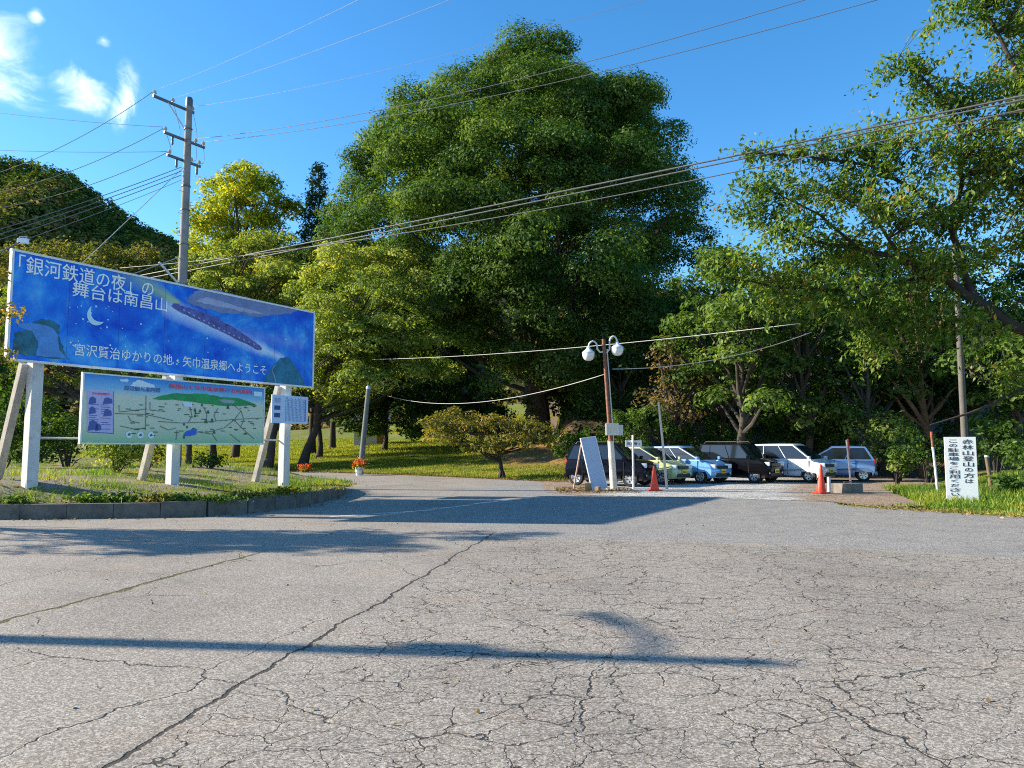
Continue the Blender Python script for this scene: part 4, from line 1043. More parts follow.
def car(label, loc, heading, paint, L=3.4, Wd=1.475, H=1.65, belt=.98, hood=.98, hood_len=.75, ws_run=.55, rear_run=.12, wheel=.29, bump_f=.10, roof_mat=None, plate='y', rails=False, box=False, extra=None):
    """front along +x"""
    e = empty('parked_car', loc, label, 'car', 'cars parked side by side on the gravel', heading)
    hl = L / 2; hw = Wd / 2; xf = hl - .62; xr = -hl + .52; wr = wheel; ar = wr + .055
    xw = hl - hood_len                                            # foot of the windscreen
    prof = [(-hl + .10, .24), (-hl + .02, .40), (-hl, .62), (-hl + .03, belt - .05), (-hl + .07, belt)]
    prof += [(-hl * .5, belt), (0, belt), (xw - .3, belt), (xw, belt - .005)]
    prof += [(xw + .12, hood + .0), (hl - .32, hood - .07), (hl - .12, hood - .16), (hl - .035, hood - .30), (hl, .52), (hl - .01, .36), (hl - .08, .24)]
    arch = lambda cx: [(cx + ar * math.cos(a), wr + ar * math.sin(a)) for a in np.linspace(R(-12), R(192), 15)]
    prof += arch(xf) + arch(xr)
    bm = bmesh.new(); rings = []
    for y, xs, zin in ((-hw, .955, .045), (-hw + .025, .972, .018), (-hw + .10, .985, .0), (-hw * .45, 1.0, -.012), (hw * .45, 1.0, -.012), (hw - .10, .985, .0), (hw - .025, .972, .018), (hw, .955, .045)):
        r_ = []
        for i, (x, z) in enumerate(prof):
            inarch = i >= 16
            zz = z if inarch or z < .5 else z - zin * max(0, (z - .5) / .5)
            xx = x if inarch or abs(x) < hl * .6 else x * xs
            yy = y * (1 - .05 * max(0, (z - .6)) / .4) if z > .6 else y * (1 - .03 * max(0, .4 - z) / .2)
            r_.append(bm.verts.new((xx, yy, zz)))
        rings.append(r_)
    n = len(prof)
    for a, b2 in zip(rings, rings[1:]):
        for i in range(n): bm.faces.new((a[i], a[(i + 1) % n], b2[(i + 1) % n], b2[i]))
    f0 = bm.faces.new(rings[0][::-1]); f1 = bm.faces.new(rings[-1])
    bmesh.ops.triangulate(bm, faces=[f0, f1], ngon_method='EAR_CLIP'); bmesh.ops.recalc_face_normals(bm, faces=bm.faces)
    from_bm('body', bm, paint, e, 32)
    # cabin
    wb = hw - .055; wt = hw - (.15 if box else .20); xb0, xb1 = -hl + .06, xw + .02; xt0, xt1 = -hl + .06 + rear_run, xw - ws_run
    zb, zt = belt - .03, H
    def cab(fx, fy, fz):
        """point on the cabin: fx 0 rear..1 front, fy -1..1, fz 0 belt..1 roof"""
        x0 = xb0 + (xt0 - xb0) * fz; x1 = xb1 + (xt1 - xb1) * fz; w = wb + (wt - wb) * fz
        return Vector((x0 + (x1 - x0) * fx, w * fy, zb + (zt - .05 - zb) * fz))
    bm = bmesh.new(); NZ, rows = 6, []
    prof2 = [(f, 0) for f in (0, .25, .5, .75, .92, 1.0)]
    ringdef = [(0, 1), (.5, 1), (1, 1)]
    per = [(0, -1), (0, -.5), (0, 0), (0, .5), (0, 1), (.25, 1), (.5, 1), (.75, 1), (1, 1), (1, .5), (1, 0), (1, -.5), (1, -1), (.75, -1), (.5, -1), (.25, -1)]
    for fz in (0, .35, .7, .93, 1.0):
        rg_ = []
        for fx, fy in per:
            p = cab(fx, fy, fz)
            bow = (1 - fy * fy) * .07 * (1 if fx == 1 else (-.6 if fx == 0 else 0)); p.x += bow
            if fz == 1.0: p = Vector((p.x * .97 - .01, p.y * .955, p.z + .02))
            rg_.append(bm.verts.new(p))
        rows.append(rg_)
    m_ = len(per)
    for a, b2 in zip(rows, rows[1:]):
        for i in range(m_): bm.faces.new((a[i], a[(i + 1) % m_], b2[(i + 1) % m_], b2[i]))
    in1 = [bm.verts.new((v.co.x * .72, v.co.y * .72, zt - .008)) for v in rows[-1]]; top = bm.verts.new(((xt0 + xt1) / 2, 0, zt + .012))
    for i in range(m_):
        bm.faces.new((rows[-1][i], rows[-1][(i + 1) % m_], in1[(i + 1) % m_], in1[i])); bm.faces.new((in1[i], in1[(i + 1) % m_], top))
    bmesh.ops.recalc_face_normals(bm, faces=bm.faces); from_bm('cabin', bm, roof_mat or paint, e, 40)
    def pane(name, quad, off, bowx=0, parent=e):
        """quad of (fx,fy,fz); thin pane standing proud of the cabin"""
        q = [cab(*c) for c in quad]; nrm = (q[1] - q[0]).cross(q[3] - q[0]).normalized()
        cen = sum(q, Vector()) / 4
        if nrm.dot(cen - Vector((0, 0, .9))) < 0: nrm = -nrm
        bm = bmesh.new(); N = 6; g = []
        for layer in (off, off - .012):
            g.append([[None] * (N + 1) for _ in range(2)])
            for j, (a, b2) in enumerate(((q[0], q[1]), (q[3], q[2]))):
                for i in range(N + 1):
                    p = a.lerp(b2, i / N); fy = p.y / max(wb, .01)
                    p = p + nrm * layer + Vector(((1 - fy * fy) * bowx, 0, 0)); g[-1][j][i] = bm.verts.new(p)
        for l in (0, 1):
            for i in range(N): bm.faces.new((g[l][0][i], g[l][0][i + 1], g[l][1][i + 1], g[l][1][i]))
        for j in (0, 1):
            for i in range(N): bm.faces.new((g[0][j][i], g[0][j][i + 1], g[1][j][i + 1], g[1][j][i]))
        for i in (0, N): bm.faces.new((g[0][0][i], g[0][1][i], g[1][1][i], g[1][0][i]))
        bmesh.ops.recalc_face_normals(bm, faces=bm.faces); return from_bm(name, bm, m_glass, parent, 30)
    lo, hi = .07, .93
    for s in (-1, 1):
        segs = [(.035, .245), (.262, .605), (.622, .975)] if L > 3.3 else [(.04, .44), (.46, .97)]
        for i, (a, b2) in enumerate(segs):
            pane('side_window', [(a, s, lo), (b2, s, lo), (b2 - (.0 if i < len(segs) - 1 else .02), s, hi), (a + (.0 if i else .03), s, hi)], .008)
    pane('windscreen', [(1, -.92, .06), (1, .92, .06), (1, .90, .92), (1, -.90, .92)], .01, .07)
    pane('rear_window', [(0, -.86, .22), (0, .86, .22), (0, .84, .88), (0, -.84, .88)], .01, -.042)
    # wheels
    for x in (xf, xr):
        for s in (-1, 1):
            mt = Matrix.Translation((x, s * (hw - .095), wr)) @ Matrix.Rotation(R(-90 * s), 4, 'X')
            bm = bmesh.new(); lathe(bm, [(wr * .62, -.08), (wr * .9, -.085), (wr, -.05), (wr, .05), (wr * .92, .085), (wr * .66, .08), (wr * .62, .06)], 26, mt); t = from_bm('wheel', bm, m_tyre, e, 40)
            bm = bmesh.new(); lathe(bm, [(wr * .68, .07), (wr * .62, .082), (wr * .58, .05), (wr * .2, .04), (wr * .16, .07), (0, .072)], 26, mt); from_bm('rim', bm, m_rim, t, 40)
            bm = bmesh.new()
            for kq in range(6):
                an = kq * math.pi / 3 + .3; c0_ = Vector((math.cos(an), math.sin(an), 0)) * wr * .40 + Vector((0, 0, .06))
                mm = mt @ Matrix.Translation(c0_) @ Matrix.Rotation(an, 4, 'Z') @ Matrix.Diagonal((wr * .26, wr * .12, .016, 1)); bmesh.ops.create_cube(bm, size=1, matrix=mm)
            from_bm('rim_opening', bm, m_trimb, t)
    # lamps, grille, plates, mirrors, handles, sill
    fxr = hl * .985
    for s in (-1, 1):
        bm = bmesh.new(); box_(bm, hl - .14, s * (hw - .25), hood - .235, .22, .34, .17, rotz(R(-22 * s)), .045); from_bm('headlight', bm, m_lamp, e, 40)
        bm = bmesh.new(); box_(bm, hl - .10, s * (hw - .24), .42, .16, .15, .09, rotz(R(-16 * s)), .03); from_bm('fog_lamp', bm, m_lamp, e, 40)
        bm = bmesh.new(); box_(bm, -hl + .075, s * (hw - .10), belt - .16, .10, .13, .34, None, .03); from_bm('tail_light', bm, m_tail, e, 40)
        bm = bmesh.new(); box_(bm, xw - .05, s * (hw + .07), belt + .07, .11, .17, .13, None, .035); from_bm('mirror', bm, paint, e, 40)
        for x in (xw - .95, xw - 1.75):
            if x > xr - .1: bm = bmesh.new(); box_(bm, x, s * (hw + .0), belt - .15, .17, .035, .028, None, .008); from_bm('door_handle', bm, paint, e, 40)
        for x in (xw - .10, xw - 1.02, xw - 1.84):
            if x > xr - .35: bm = bmesh.new(); box_(bm, x, s * (hw - .012), .62, .012, .03, .58); from_bm('door_seam', bm, m_trimb, e)
        bm = bmesh.new(); box_(bm, 0, s * (hw - .025), .245, xf - xr - 2 * ar - .02, .06, .07, None, .01); from_bm('sill', bm, m_trimb, e)
    bm = bmesh.new(); box_(bm, hl - .055, 0, hood - .27, .11, hw * 1.0, .13, None, .02); from_bm('grille', bm, m_trimb, e)
    bm = bmesh.new(); box_(bm, hl - .05, 0, .36, .13, hw * 1.25, .15, None, .03); from_bm('lower_grille', bm, m_trimb, e)
    pm = m_pl_y if plate == 'y' else m_pl_w
    for s, x in ((1, hl + .025), (-1, -hl - .014)):
        bm = bmesh.new(); box_(bm, x, 0, .50 if s > 0 else .62, .012, .33, .165, None, .003); pl = from_bm('number_plate', bm, pm, e)
        bm = bmesh.new()
        for i in range(4): box_(bm, x + s * .008, -.10 + i * .066, .485 if s > 0 else .605, .004, .04, .075)
        from_bm('plate_digits', bm, m_pink, pl)
    bm = bmesh.new(); box_(bm, -hl + .02, 0, .36, .12, Wd * .93, .16, None, .03); from_bm('rear_bumper', bm, paint, e, 40)
    if rails:
        for s in (-1, 1):
            bm = bmesh.new(); tube(bm, [(xt0 + .15, s * (wt - .06), H - .03), (xt0 + .22, s * (wt - .06), H + .05), (xt1 - .22, s * (wt - .06), H + .05), (xt1 - .15, s * (wt - .06), H - .03)], .018, 8); from_bm('roof_rail', bm, m_trimb, e)
    return e
box_ = box
def paint(name, c, metal=.0, rough=.16):
    def b(k, p):
        n = k.noise(k.obj(), 7, 5, .7); z = k.sep(k.obj())[2]
        d = k.m('MULTIPLY', k.step(k.m('ADD', z, k.m('MULTIPLY', n, .2)), .50, .30), .22)
        k.L.new(k.mix(d, (*c, 1), (.17, .14, .11)), p.inputs['Base Color'])
        k.L.new(k.m('ADD', rough, k.m('MULTIPLY', d, .9)), p.inputs['Roughness'])
    return principled(name, b, c, rough, metal, .14 if max(c) < .05 else .55, .06 if max(c) < .05 else .3)
def by_front(px, d, L, th):
    h = Vector((math.cos(th), math.sin(th), 0)); f = Vector((PX(px, d), d, .012)); return f - h * L / 2
car('black and navy small SUV with a red tail light, nearest the sandwich board', (3.85, 29.0, .012), R(-33), paint('navy_black_paint', (.005, .006, .012)), L=3.4, H=1.62, hood=1.02, belt=1.0, ws_run=.62, rear_run=.20, wheel=.31, rails=True, roof_mat=paint('navy_black_paint_roof', (.006, .007, .014)))
car('pale lime green hatchback half hidden behind the dark car', by_front(683, 29.6, 3.45, R(-44)), R(-44), paint('pale_lime_paint', (.42, .46, .24)), L=3.45, H=1.50, hood=.93, belt=.95, hood_len=.62, ws_run=1.10, rear_run=.42)
car('light blue hatchback with a pale roof between lime and black cars', by_front(722, 30.2, 3.55, R(-48)), R(-48), paint('light_blue_paint', (.16, .38, .68), .2), L=3.55, H=1.52, hood=.93, belt=.95, hood_len=.62, ws_run=1.15, rear_run=.42, roof_mat=paint('pale_blue_roof_paint', (.36, .49, .66)))
car('black boxy kei car with yellow plate beside the white van', by_front(775, 30.6, 3.4, R(-47)), R(-47), paint('black_paint', (.004, .004, .005)), L=3.4, H=1.64, hood=1.02, belt=1.0, ws_run=.52, rear_run=.16, box=True, rails=True)
car('white tall minivan parked between black car and right traffic cone', by_front(829, 31.0, 3.4, R(-46)), R(-46), paint('pearl_white_paint', (.62, .64, .68)), L=3.4, H=1.62, hood=.97, belt=.96, hood_len=.50, ws_run=.85, rear_run=.22)
car('silver-blue hatchback facing away behind the concrete block, by the bushes', (PX(832, 33.0), 33.0, .012), R(158), paint('silver_blue_paint', (.13, .24, .48), .25), L=3.3, H=1.52, hood=.93, belt=.94, hood_len=.65, ws_run=.95, rear_run=.32)

# ------------------------------------------------------------------ trees and plants
m_bark = varied('grey_brown_bark', (.058, .047, .037), .95, .45, 3, bump=.8)
m_bark_d = varied('dark_cherry_bark', (.040, .031, .026), .9, .4, 4, bump=.8)
m_bark_p = varied('pale_grey_bark', (.21, .19, .17), .95, .4, 3, bump=.8)
LG = leaf_mat('deep_green_leaves', [(0, (.011, .031, .007)), (.40, (.040, .094, .017)), (.72, (.105, .172, .036)), (1, (.22, .27, .065))])
LYG = leaf_mat('yellow_green_leaves', [(0, (.040, .085, .010)), (.35, (.14, .205, .034)), (.7, (.31, .36, .08)), (1, (.52, .46, .13))])
LY = leaf_mat('yellow_leaves', [(0, (.06, .11, .008)), (.35, (.20, .26, .016)), (.7, (.45, .45, .03)), (1, (.64, .54, .06))])
LC = leaf_mat('cherry_leaves', [(0, (.022, .050, .008)), (.40, (.060, .130, .016)), (.78, (.165, .245, .030)), (.975, (.30, .31, .06)), (1, (.36, .18, .04))], gloss=.03)
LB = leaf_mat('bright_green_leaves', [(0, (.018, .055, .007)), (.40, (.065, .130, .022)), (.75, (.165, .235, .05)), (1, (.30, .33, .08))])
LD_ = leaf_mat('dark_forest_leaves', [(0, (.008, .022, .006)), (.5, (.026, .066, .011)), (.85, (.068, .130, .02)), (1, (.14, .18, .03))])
LO = leaf_mat('orange_tinged_leaves', [(0, (.050, .070, .012)), (.35, (.15, .155, .03)), (.7, (.33, .25, .06)), (1, (.46, .20, .07))])
LOL = leaf_mat('olive_autumn_leaves', [(0, (.03, .055, .012)), (.4, (.10, .125, .03)), (.75, (.23, .20, .06)), (1, (.34, .20, .08))])
LBR = leaf_mat('browning_leaves', [(0, (.05, .045, .015)), (.5, (.17, .125, .055)), (1, (.32, .21, .11))])
LCON = leaf_mat('conifer_needles', [(0, (.006, .020, .008)), (.5, (.028, .062, .018)), (1, (.055, .10, .03))], trans=.15)
LHILL = leaf_mat('hillside_leaves', [(0, (.016, .042, .010)), (.3, (.040, .085, .018)), (.55, (.12, .145, .03)), (.8, (.25, .20, .06)), (1, (.30, .18, .08))], trans=.35)

CBS = 1.12
def pxblobs(lst, d, dzs=None):
    """(px, py, radius in px, depth offset in m[, vertical squash]) -> world ellipsoids at true distance"""
    o = []
    for b in lst:
        px, py, rp, dz = b[:4]; sq = b[4] if len(b) > 4 else .85
        dd = d + dz; r = rp * d / F; c = P(px, py, dd); o.append(((c.x, c.y, c.z), (r, r, r * sq)))
    return o

def tree(name, label, cat, base, top, r0, blobs, leafm, barkm, seed, spa, sub_r, lps, leaf, group=None, tint=None, nlimb=24, gap=.12, flat=.65, up=.5, limb_r=.1, lean=(0, 0), inner=.55, aspect=.55, start=.25, droop=None, keep=None, bough=None):
    rng = np.random.default_rng(seed)
    base = Vector(base); e = empty(name, base, label, cat, group)
    if bough: po, no, si, ti, subs = boughs(blobs, rng, *bough, leaf, drop=keep, tint_fn=tint)
    else: po, no, si, ti, subs = crown(blobs, rng, spa, sub_r, lps, leaf, flat, gap, inner, up, tint, keep)
    off = np.array(base)
    trunk_mesh('trunk', (0, 0, 0), Vector(top) - base, r0, subs - off, rng, barkm, e, nlimb, lean, limb_r, start)
    dr = None if droop is None else np.tile(np.array(droop, float), (len(po), 1))
    leaves_object('crown', po - off, no, si, ti, leafm, rng, e, aspect, droop=dr)
    return e

def ground_at(px, d, dx=0): x = PX(px, d) + dx; return (x, d, gh(x, d) - .05)

def lumpy(p):
    n = np.sin(p[:, 0] * .95 + 1.3 * np.sin(p[:, 2] * .6)) + np.sin(p[:, 2] * 1.15 + 1.1 * np.sin(p[:, 1] * .7 + p[:, 0] * .3)) + np.sin(p[:, 1] * .9 + p[:, 0] * .5)
    return n > -1.5
# the great rounded tree
D = 56.0
B1 = [(538, 60, 34, 0), (508, 84, 36, 2), (470, 100, 38, -1), (568, 84, 36, -2), (612, 112, 36, 2), (646, 140, 34, 0), (424, 130, 40, 1), (540, 120, 62, -4), (600, 140, 58, -4),
      (388, 172, 42, 0), (450, 160, 60, -5), (520, 190, 66, -7), (610, 200, 66, -6), (660, 190, 38, 2), (672, 245, 34, 1), (362, 212, 28, 2), (400, 225, 50, -3), (460, 240, 62, -7), (560, 270, 70, -8), (640, 275, 52, -4),
      (662, 325, 36, 0), (500, 310, 62, -7), (425, 300, 46, -3), (610, 350, 60, -6), (545, 365, 52, -7), (665, 375, 30, 0), (470, 360, 46, -4), (600, 400, 38, -4), (440, 170, 44, 2), (395, 142, 34, 1), (358, 182, 28, 1), (640, 120, 34, 1), (530, 215, 62, 6), (480, 235, 52, 6), (580, 170, 56, 6), (385, 225, 34, 1), (355, 245, 24, 2), (600, 150, 50, 4), (500, 140, 54, 3), (535, 105, 60, 7), (450, 200, 66, 8), (600, 220, 70, 8), (540, 300, 90, 9), (646, 350, 40, 7), (415, 330, 40, 6)]
def tint_top(z0, z1, a): return lambda p: a * np.clip((p[:, 2] - z0) / (z1 - z0), -.2, 1)
bx, by, bz = PX(536, D + 1), D + 1, gh(PX(536, D + 1), D + 1) - .1
tree('broadleaf_tree', 'huge dark green rounded tree towering over the lawn and lot', 'tree', (bx, by, bz), (bx + .3, by, 27), 1.0, pxblobs([(a_, b_, c_, d_ * 1.25) for a_, b_, c_, d_ in B1], D), LG, m_bark, 11, 0, 0, 0, .215, tint=tint_top(6, 32, .04), nlimb=80, limb_r=.15, start=.16, bough=(6.3, 1.6, 48), keep=lumpy)

# yellow-green trees behind the billboard
D = 36.0
tree('broadleaf_tree', 'tall airy yellow tree, bright in the sun right of the power pole', 'tree', ground_at(236, 66), (PX(238, 66), 66, 24), .3,
     pxblobs([(245, 180, 22, 0), (222, 195, 24, 1), (265, 195, 22, 0), (207, 215, 18, -1), (240, 212, 28, -1), (277, 215, 17, 1), (290, 208, 10, 0), (215, 238, 28, 0), (258, 238, 30, 0), (204, 262, 24, -1), (236, 262, 30, 1)], 66), LY, m_bark, 21, 1.05, .75, 52, .28, nlimb=40, gap=.2, limb_r=.06)
tree('broadleaf_tree', 'low yellow-green tree directly behind the billboard\'s upper edge', 'tree', ground_at(215, 60), (PX(215, 60), 60, 13.5), .28,
     pxblobs([(205, 285, 32, 0), (240, 270, 34, 0), (280, 262, 34, 1), (230, 305, 40, -2), (285, 300, 40, -2), (255, 335, 36, 0), (190, 320, 24, 0)], 60), LYG, m_bark, 22, 0, 0, 0, .26, bough=(6.2, 1.15, 44), nlimb=40, tint=lambda p: np.full(len(p), .06))
tree('broadleaf_tree', 'broad yellowing cherry with dappled crown hanging over the lawn', 'tree', ground_at(303, 48.5), (PX(345, 48), 48, 12), .28,
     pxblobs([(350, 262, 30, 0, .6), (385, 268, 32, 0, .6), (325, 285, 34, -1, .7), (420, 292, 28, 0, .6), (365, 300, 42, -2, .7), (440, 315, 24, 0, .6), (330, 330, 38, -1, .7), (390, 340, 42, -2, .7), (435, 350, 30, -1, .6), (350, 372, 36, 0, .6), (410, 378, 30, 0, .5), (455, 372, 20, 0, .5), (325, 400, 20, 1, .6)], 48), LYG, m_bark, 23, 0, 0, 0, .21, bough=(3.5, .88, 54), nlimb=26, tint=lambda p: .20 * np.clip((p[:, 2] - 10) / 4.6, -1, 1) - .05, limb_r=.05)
tree('broadleaf_tree', 'mid green tree in shade beside the billboard\'s end post', 'tree', ground_at(268, 47), (PX(300, 47), 47, 9), .28,
     pxblobs([(325, 345, 32, 1), (345, 385, 30, 2), (318, 385, 26, 0), (300, 350, 26, 2), (375, 395, 22, 2, .6), (330, 362, 34, -1.5), (358, 392, 28, -1.5), (322, 325, 30, -1.5), (392, 378, 26, -1), (345, 345, 30, -2), (305, 395, 24, -1), (370, 355, 28, -1)], 47), LYG, m_bark, 24, 0, 0, 0, .20, bough=(4.0, .82, 56), nlimb=12, limb_r=.05)
tree('broadleaf_tree', 'olive tree filling the gap between billboard and map board', 'tree', ground_at(120, 52), (PX(130, 52), 52, 10.5), .22,
     pxblobs([(60, 300, 44, 2), (110, 330, 40, 0), (60, 370, 42, 0), (130, 372, 38, 0), (180, 365, 34, 0), (225, 370, 30, 0), (20, 330, 40, 1), (15, 395, 36, 1), (-30, 360, 50, 2)], 52), LYG, m_bark, 25, 1.3, .6, 50, .19, nlimb=40, gap=.14, tint=lambda p: np.full(len(p), -.16))
tree('broadleaf_tree', 'brownish autumn tree at the hill foot, left of the power pole', 'tree', ground_at(115, 60), (PX(115, 60), 60, 14), .3,
     pxblobs([(100, 262, 20, 0), (140, 266, 22, 0), (65, 258, 20, 2), (165, 274, 16, 0), (30, 262, 22, 2), (120, 285, 34, 0), (60, 288, 36, 0), (0, 275, 28, 2), (172, 290, 22, 0)], 60), LOL, m_bark, 26, .75, .95, 48, .28, nlimb=30, gap=.14, tint=lambda p: np.full(len(p), -.05))
# conifers
def conifer(label, px, d, ytop, half_px, seed, base_z=None, group=None):
    rng = np.random.default_rng(seed); x = PX(px, d); z0 = gh(x, d) - .1; zt = P(px, ytop, d).z; Hh_ = zt - z0; rw = half_px * d / F
    e = empty('conifer_tree', (x, d, z0), label, 'conifer', group)
    subs = []; N = []
    for i in range(46):
        f = .25 + .75 * (i / 45) ** .9; rr = rw * (1 - f) ** .8 * 1.25 + .12
        for a in rng.uniform(0, 6.283, max(4, int(rr * 7))):
            q = rng.uniform(.35, 1.05); subs.append((math.cos(a) * rr * q, math.sin(a) * rr * q, f * Hh_ - q * rr * .25))
    subs = np.array(subs); n = len(subs); idx = np.repeat(np.arange(n), 26)
    po = subs[idx] + rng.normal(0, .26, (len(idx), 3)) * np.array([1, 1, .6]); no = rng.normal(0, .6, (len(idx), 3)) + np.array([0, 0, .7])
    leaves_object('crown', po, no, .34 * rng.uniform(.6, 1.3, len(idx)), .5 + rng.normal(0, .2, len(idx)), LCON, rng, e, .4)
    trunk_mesh('trunk', (0, 0, 0), (0, 0, Hh_ * .98), .28, None, rng, m_bark, e)
    return e
conifer('pointed dark conifer between the yellow tree and the huge tree', 313, 66, 166, 48, 31)
conifer('small dark conifer tip just behind the pointed conifer', 333, 74, 208, 34, 32)

# little orchard tree with orange-tinged leaves
D = 35.5
tree('orchard_tree', 'little low spreading tree with orange-tinged leaves on the lawn', 'tree', ground_at(502, D), (PX(497, D), D, 2.9), .13,
     pxblobs([(470, 432, 24, 0, .5), (440, 438, 20, -.5, .5), (500, 425, 26, .5, .5), (532, 432, 22, 0, .5), (455, 420, 22, 1, .5), (515, 443, 18, -1, .5), (485, 446, 20, -1, .5), (430, 425, 14, 0, .5), (550, 440, 12, .5, .5)], D), LO, m_bark_d, 41, 3.4, .34, 38, .15, tint=lambda p: np.full(len(p), -.12), nlimb=40, gap=.25, limb_r=.035, start=.22)

# near cherry reaching in over the junction from beyond the frame
D = 18.0
CB = [(1005, 5, 46, 0, .6), (955, 12, 22, -.5, .5), (905, 72, 30, 0, .5), (945, 95, 40, .4, .5), (1000, 105, 52, 0, .6), (1040, 150, 60, -1, .7), (875, 138, 34, .3, .45), (920, 150, 46, -.6, .5), (830, 150, 26, .4, .4), (790, 152, 26, 0, .35), (748, 152, 18, .2, .35), (985, 165, 50, .7, .5),
      (775, 185, 34, -.4, .4), (835, 190, 48, .5, .42), (900, 205, 46, -.8, .45), (755, 212, 30, .4, .4), (965, 215, 46, .3, .45), (800, 232, 40, -.3, .4), (860, 245, 48, .6, .4), (745, 262, 30, 0, .4), (930, 262, 40, -.4, .4), (790, 275, 40, .6, .4), (725, 278, 18, .2, .35), (850, 292, 44, -.2, .4), (1010, 250, 34, .8, .45), (905, 312, 40, .5, .42), (775, 300, 26, .4, .35),
      (960, 330, 36, -.3, .4), (1060, 60, 60, 1, .7), (1100, 200, 80, 1, .7), (1120, 60, 90, 2, .8), (1180, -40, 90, 1, .8), (1200, 120, 100, -1, .8), (1060, -60, 70, 0, .7), (1260, 230, 90, 1, .7), (1300, 80, 90, 0, .8), (880, 345, 30, 1, .4), (1180, 260, 60, -2, .6), (1010, 375, 26, 1.2, .4)]
def cherry():
    rng = np.random.default_rng(51)
    base = Vector((PX(1188, D), D, gh(PX(1188, D), D) - .05))
    e = empty('cherry_tree', base, 'cherry tree leaning in from beyond the verge, dark limbs over the road', 'tree')
    blobs = pxblobs([(b[0], b[1], b[2] * CBS, *b[3:]) for b in CB], D); off = np.array(base)
    V_ = lambda px, py, dz=0: P(px, py, D + dz) - base
    limbs = [([Vector((0, 0, -.4)), Vector((0, 0, 0)), Vector((-.1, 0, 1.2)), V_(1150, 400), V_(1120, 370)], [.42, .30, .25, .23, .21]),
             ([V_(1120, 370), V_(1060, 343), V_(1012, 326), V_(975, 300, -.1), V_(945, 277, -.1), V_(905, 262), V_(860, 250, .2), V_(812, 240, .3), V_(770, 214, .3)], [.19, .16, .14, .115, .10, .075, .055, .04, .02]),
             ([V_(975, 300, -.1), V_(962, 262, .2), V_(950, 225, .4), V_(915, 190, .3), V_(870, 165, .2), V_(800, 155, 0), V_(745, 153, 0)], [.10, .08, .07, .05, .04, .025, .012]),
             ([V_(950, 225, .4), V_(962, 180, .3), V_(958, 120, .2), V_(930, 85, 0), V_(900, 55, 0)], [.06, .05, .04, .03, .014]),
             ([V_(945, 277, -.1), V_(890, 282, .4), V_(835, 290, .5), V_(780, 288, .4), V_(735, 280, .3)], [.075, .055, .045, .03, .015]),
             ([V_(1012, 326), V_(960, 320, .8), V_(905, 318, 1), V_(850, 322, 1)], [.10, .07, .045, .02]),
             ([V_(1060, 343), V_(1030, 385, .8), V_(990, 405, 1.1), V_(930, 425, 1.2)], [.10, .06, .04, .015]),
             ([V_(1120, 370), V_(1110, 260, .3), V_(1060, 160, .3), V_(1020, 80, 0), V_(985, 10, 0)], [.17, .13, .09, .06, .03]),
             ([V_(1110, 260, .3), V_(1040, 215, .6), V_(995, 175, .7)], [.09, .06, .03]),
             ([V_(1120, 370), V_(1180, 240), V_(1190, 100), V_(1180, -40)], [.18, .13, .09, .04]),
             ([V_(1180, 240), V_(1260, 180, .5), V_(1300, 90)], [.10, .07, .03]),
             ([V_(860, 250, .2), V_(820, 215, 0), V_(770, 190, -.3)], [.045, .03, .012]), ([V_(905, 262), V_(880, 225, -.5), V_(840, 195, .2)], [.05, .035, .015])]
    bm = bmesh.new(); nodes = []
    for pts, rad in limbs:
        # subdivide and roughen
        q, rr = [pts[0]], [rad[0]]
        for (a, b_), (ra, rb) in zip(zip(pts, pts[1:]), zip(rad, rad[1:])):
            for t in (.33, .67, 1): q.append(a.lerp(b_, t) + Vector(rng.normal(0, .025, 3)) * (t < 1)); rr.append(ra + (rb - ra) * t)
        rr = [v_ * .98 for v_ in rr]; tube(bm, q, rr, 9); nodes += [(p, r) for p, r in zip(q, rr)]
    from_bm('trunk', bm, m_bark_d, e, 60)
    NP = np.array([list(p) for p, r in nodes]); bm = bmesh.new(); PO, NO = [], []
    for c, rb in blobs:
        c = np.array(c) - off; rb = np.array(rb); ns = max(8, int(6.6 * 4 * math.pi * ((rb[0] * rb[1] + rb[0] * rb[2] * 2) / 3)))
        dd = ball(rng, ns); S = c + dd * rb * rng.uniform(.25, 1.08, (ns, 1)) ** .7
        for s in S:
            d2 = ((NP - s) ** 2).sum(1); i = int(np.argmin(d2 + rng.uniform(0, .5, len(d2)))); a = NP[i]; v = s - a; Lv = np.linalg.norm(v)
            if Lv > 4.4 or Lv < .12: continue
            v = v / Lv; v = v + rng.normal(0, .28, 3) + np.array([-.10, 0, -.08]); v /= np.linalg.norm(v); tip = s + v * rng.uniform(.2, .68)
            m_ = (a + s) / 2 + rng.normal(0, .05, 3) + np.array([0, 0, .10 * Lv]); r1 = min(nodes[i][1] * .45, .005 + .006 * Lv)
            if rng.random() < .4: tube(bm, [Vector(a), Vector(m_), Vector(s), Vector(tip)], [r1, r1 * .7, r1 * .4, .002], 4, False)
            nl = rng.integers(16, 34); f = rng.uniform(0, 1, nl)[:, None]; st = s - v * min(.75, Lv * .8)
            PO.append(st * (1 - f) + tip * f + rng.normal(0, .075, (nl, 3)) + np.array([0, 0, -.04])); NO.append(rng.normal(0, .6, (nl, 3)) + np.array([-.35, -.1, .6]))
    from_bm('branches', bm, m_bark_d, e, 60)
    PO = np.concatenate(PO); NO = np.concatenate(NO); n = len(PO)
    ti = .55 + rng.normal(0, .2, n) + .12 * np.sin(PO[:, 0] * 1.7 + PO[:, 2] * 2.1)
    leaves_object('crown', PO, NO, .140 * rng.uniform(.5, 1.4, n), ti, LC, rng, e, .44, droop=np.tile(np.array([-.15, 0, -.75]), (n, 1)))
cherry()

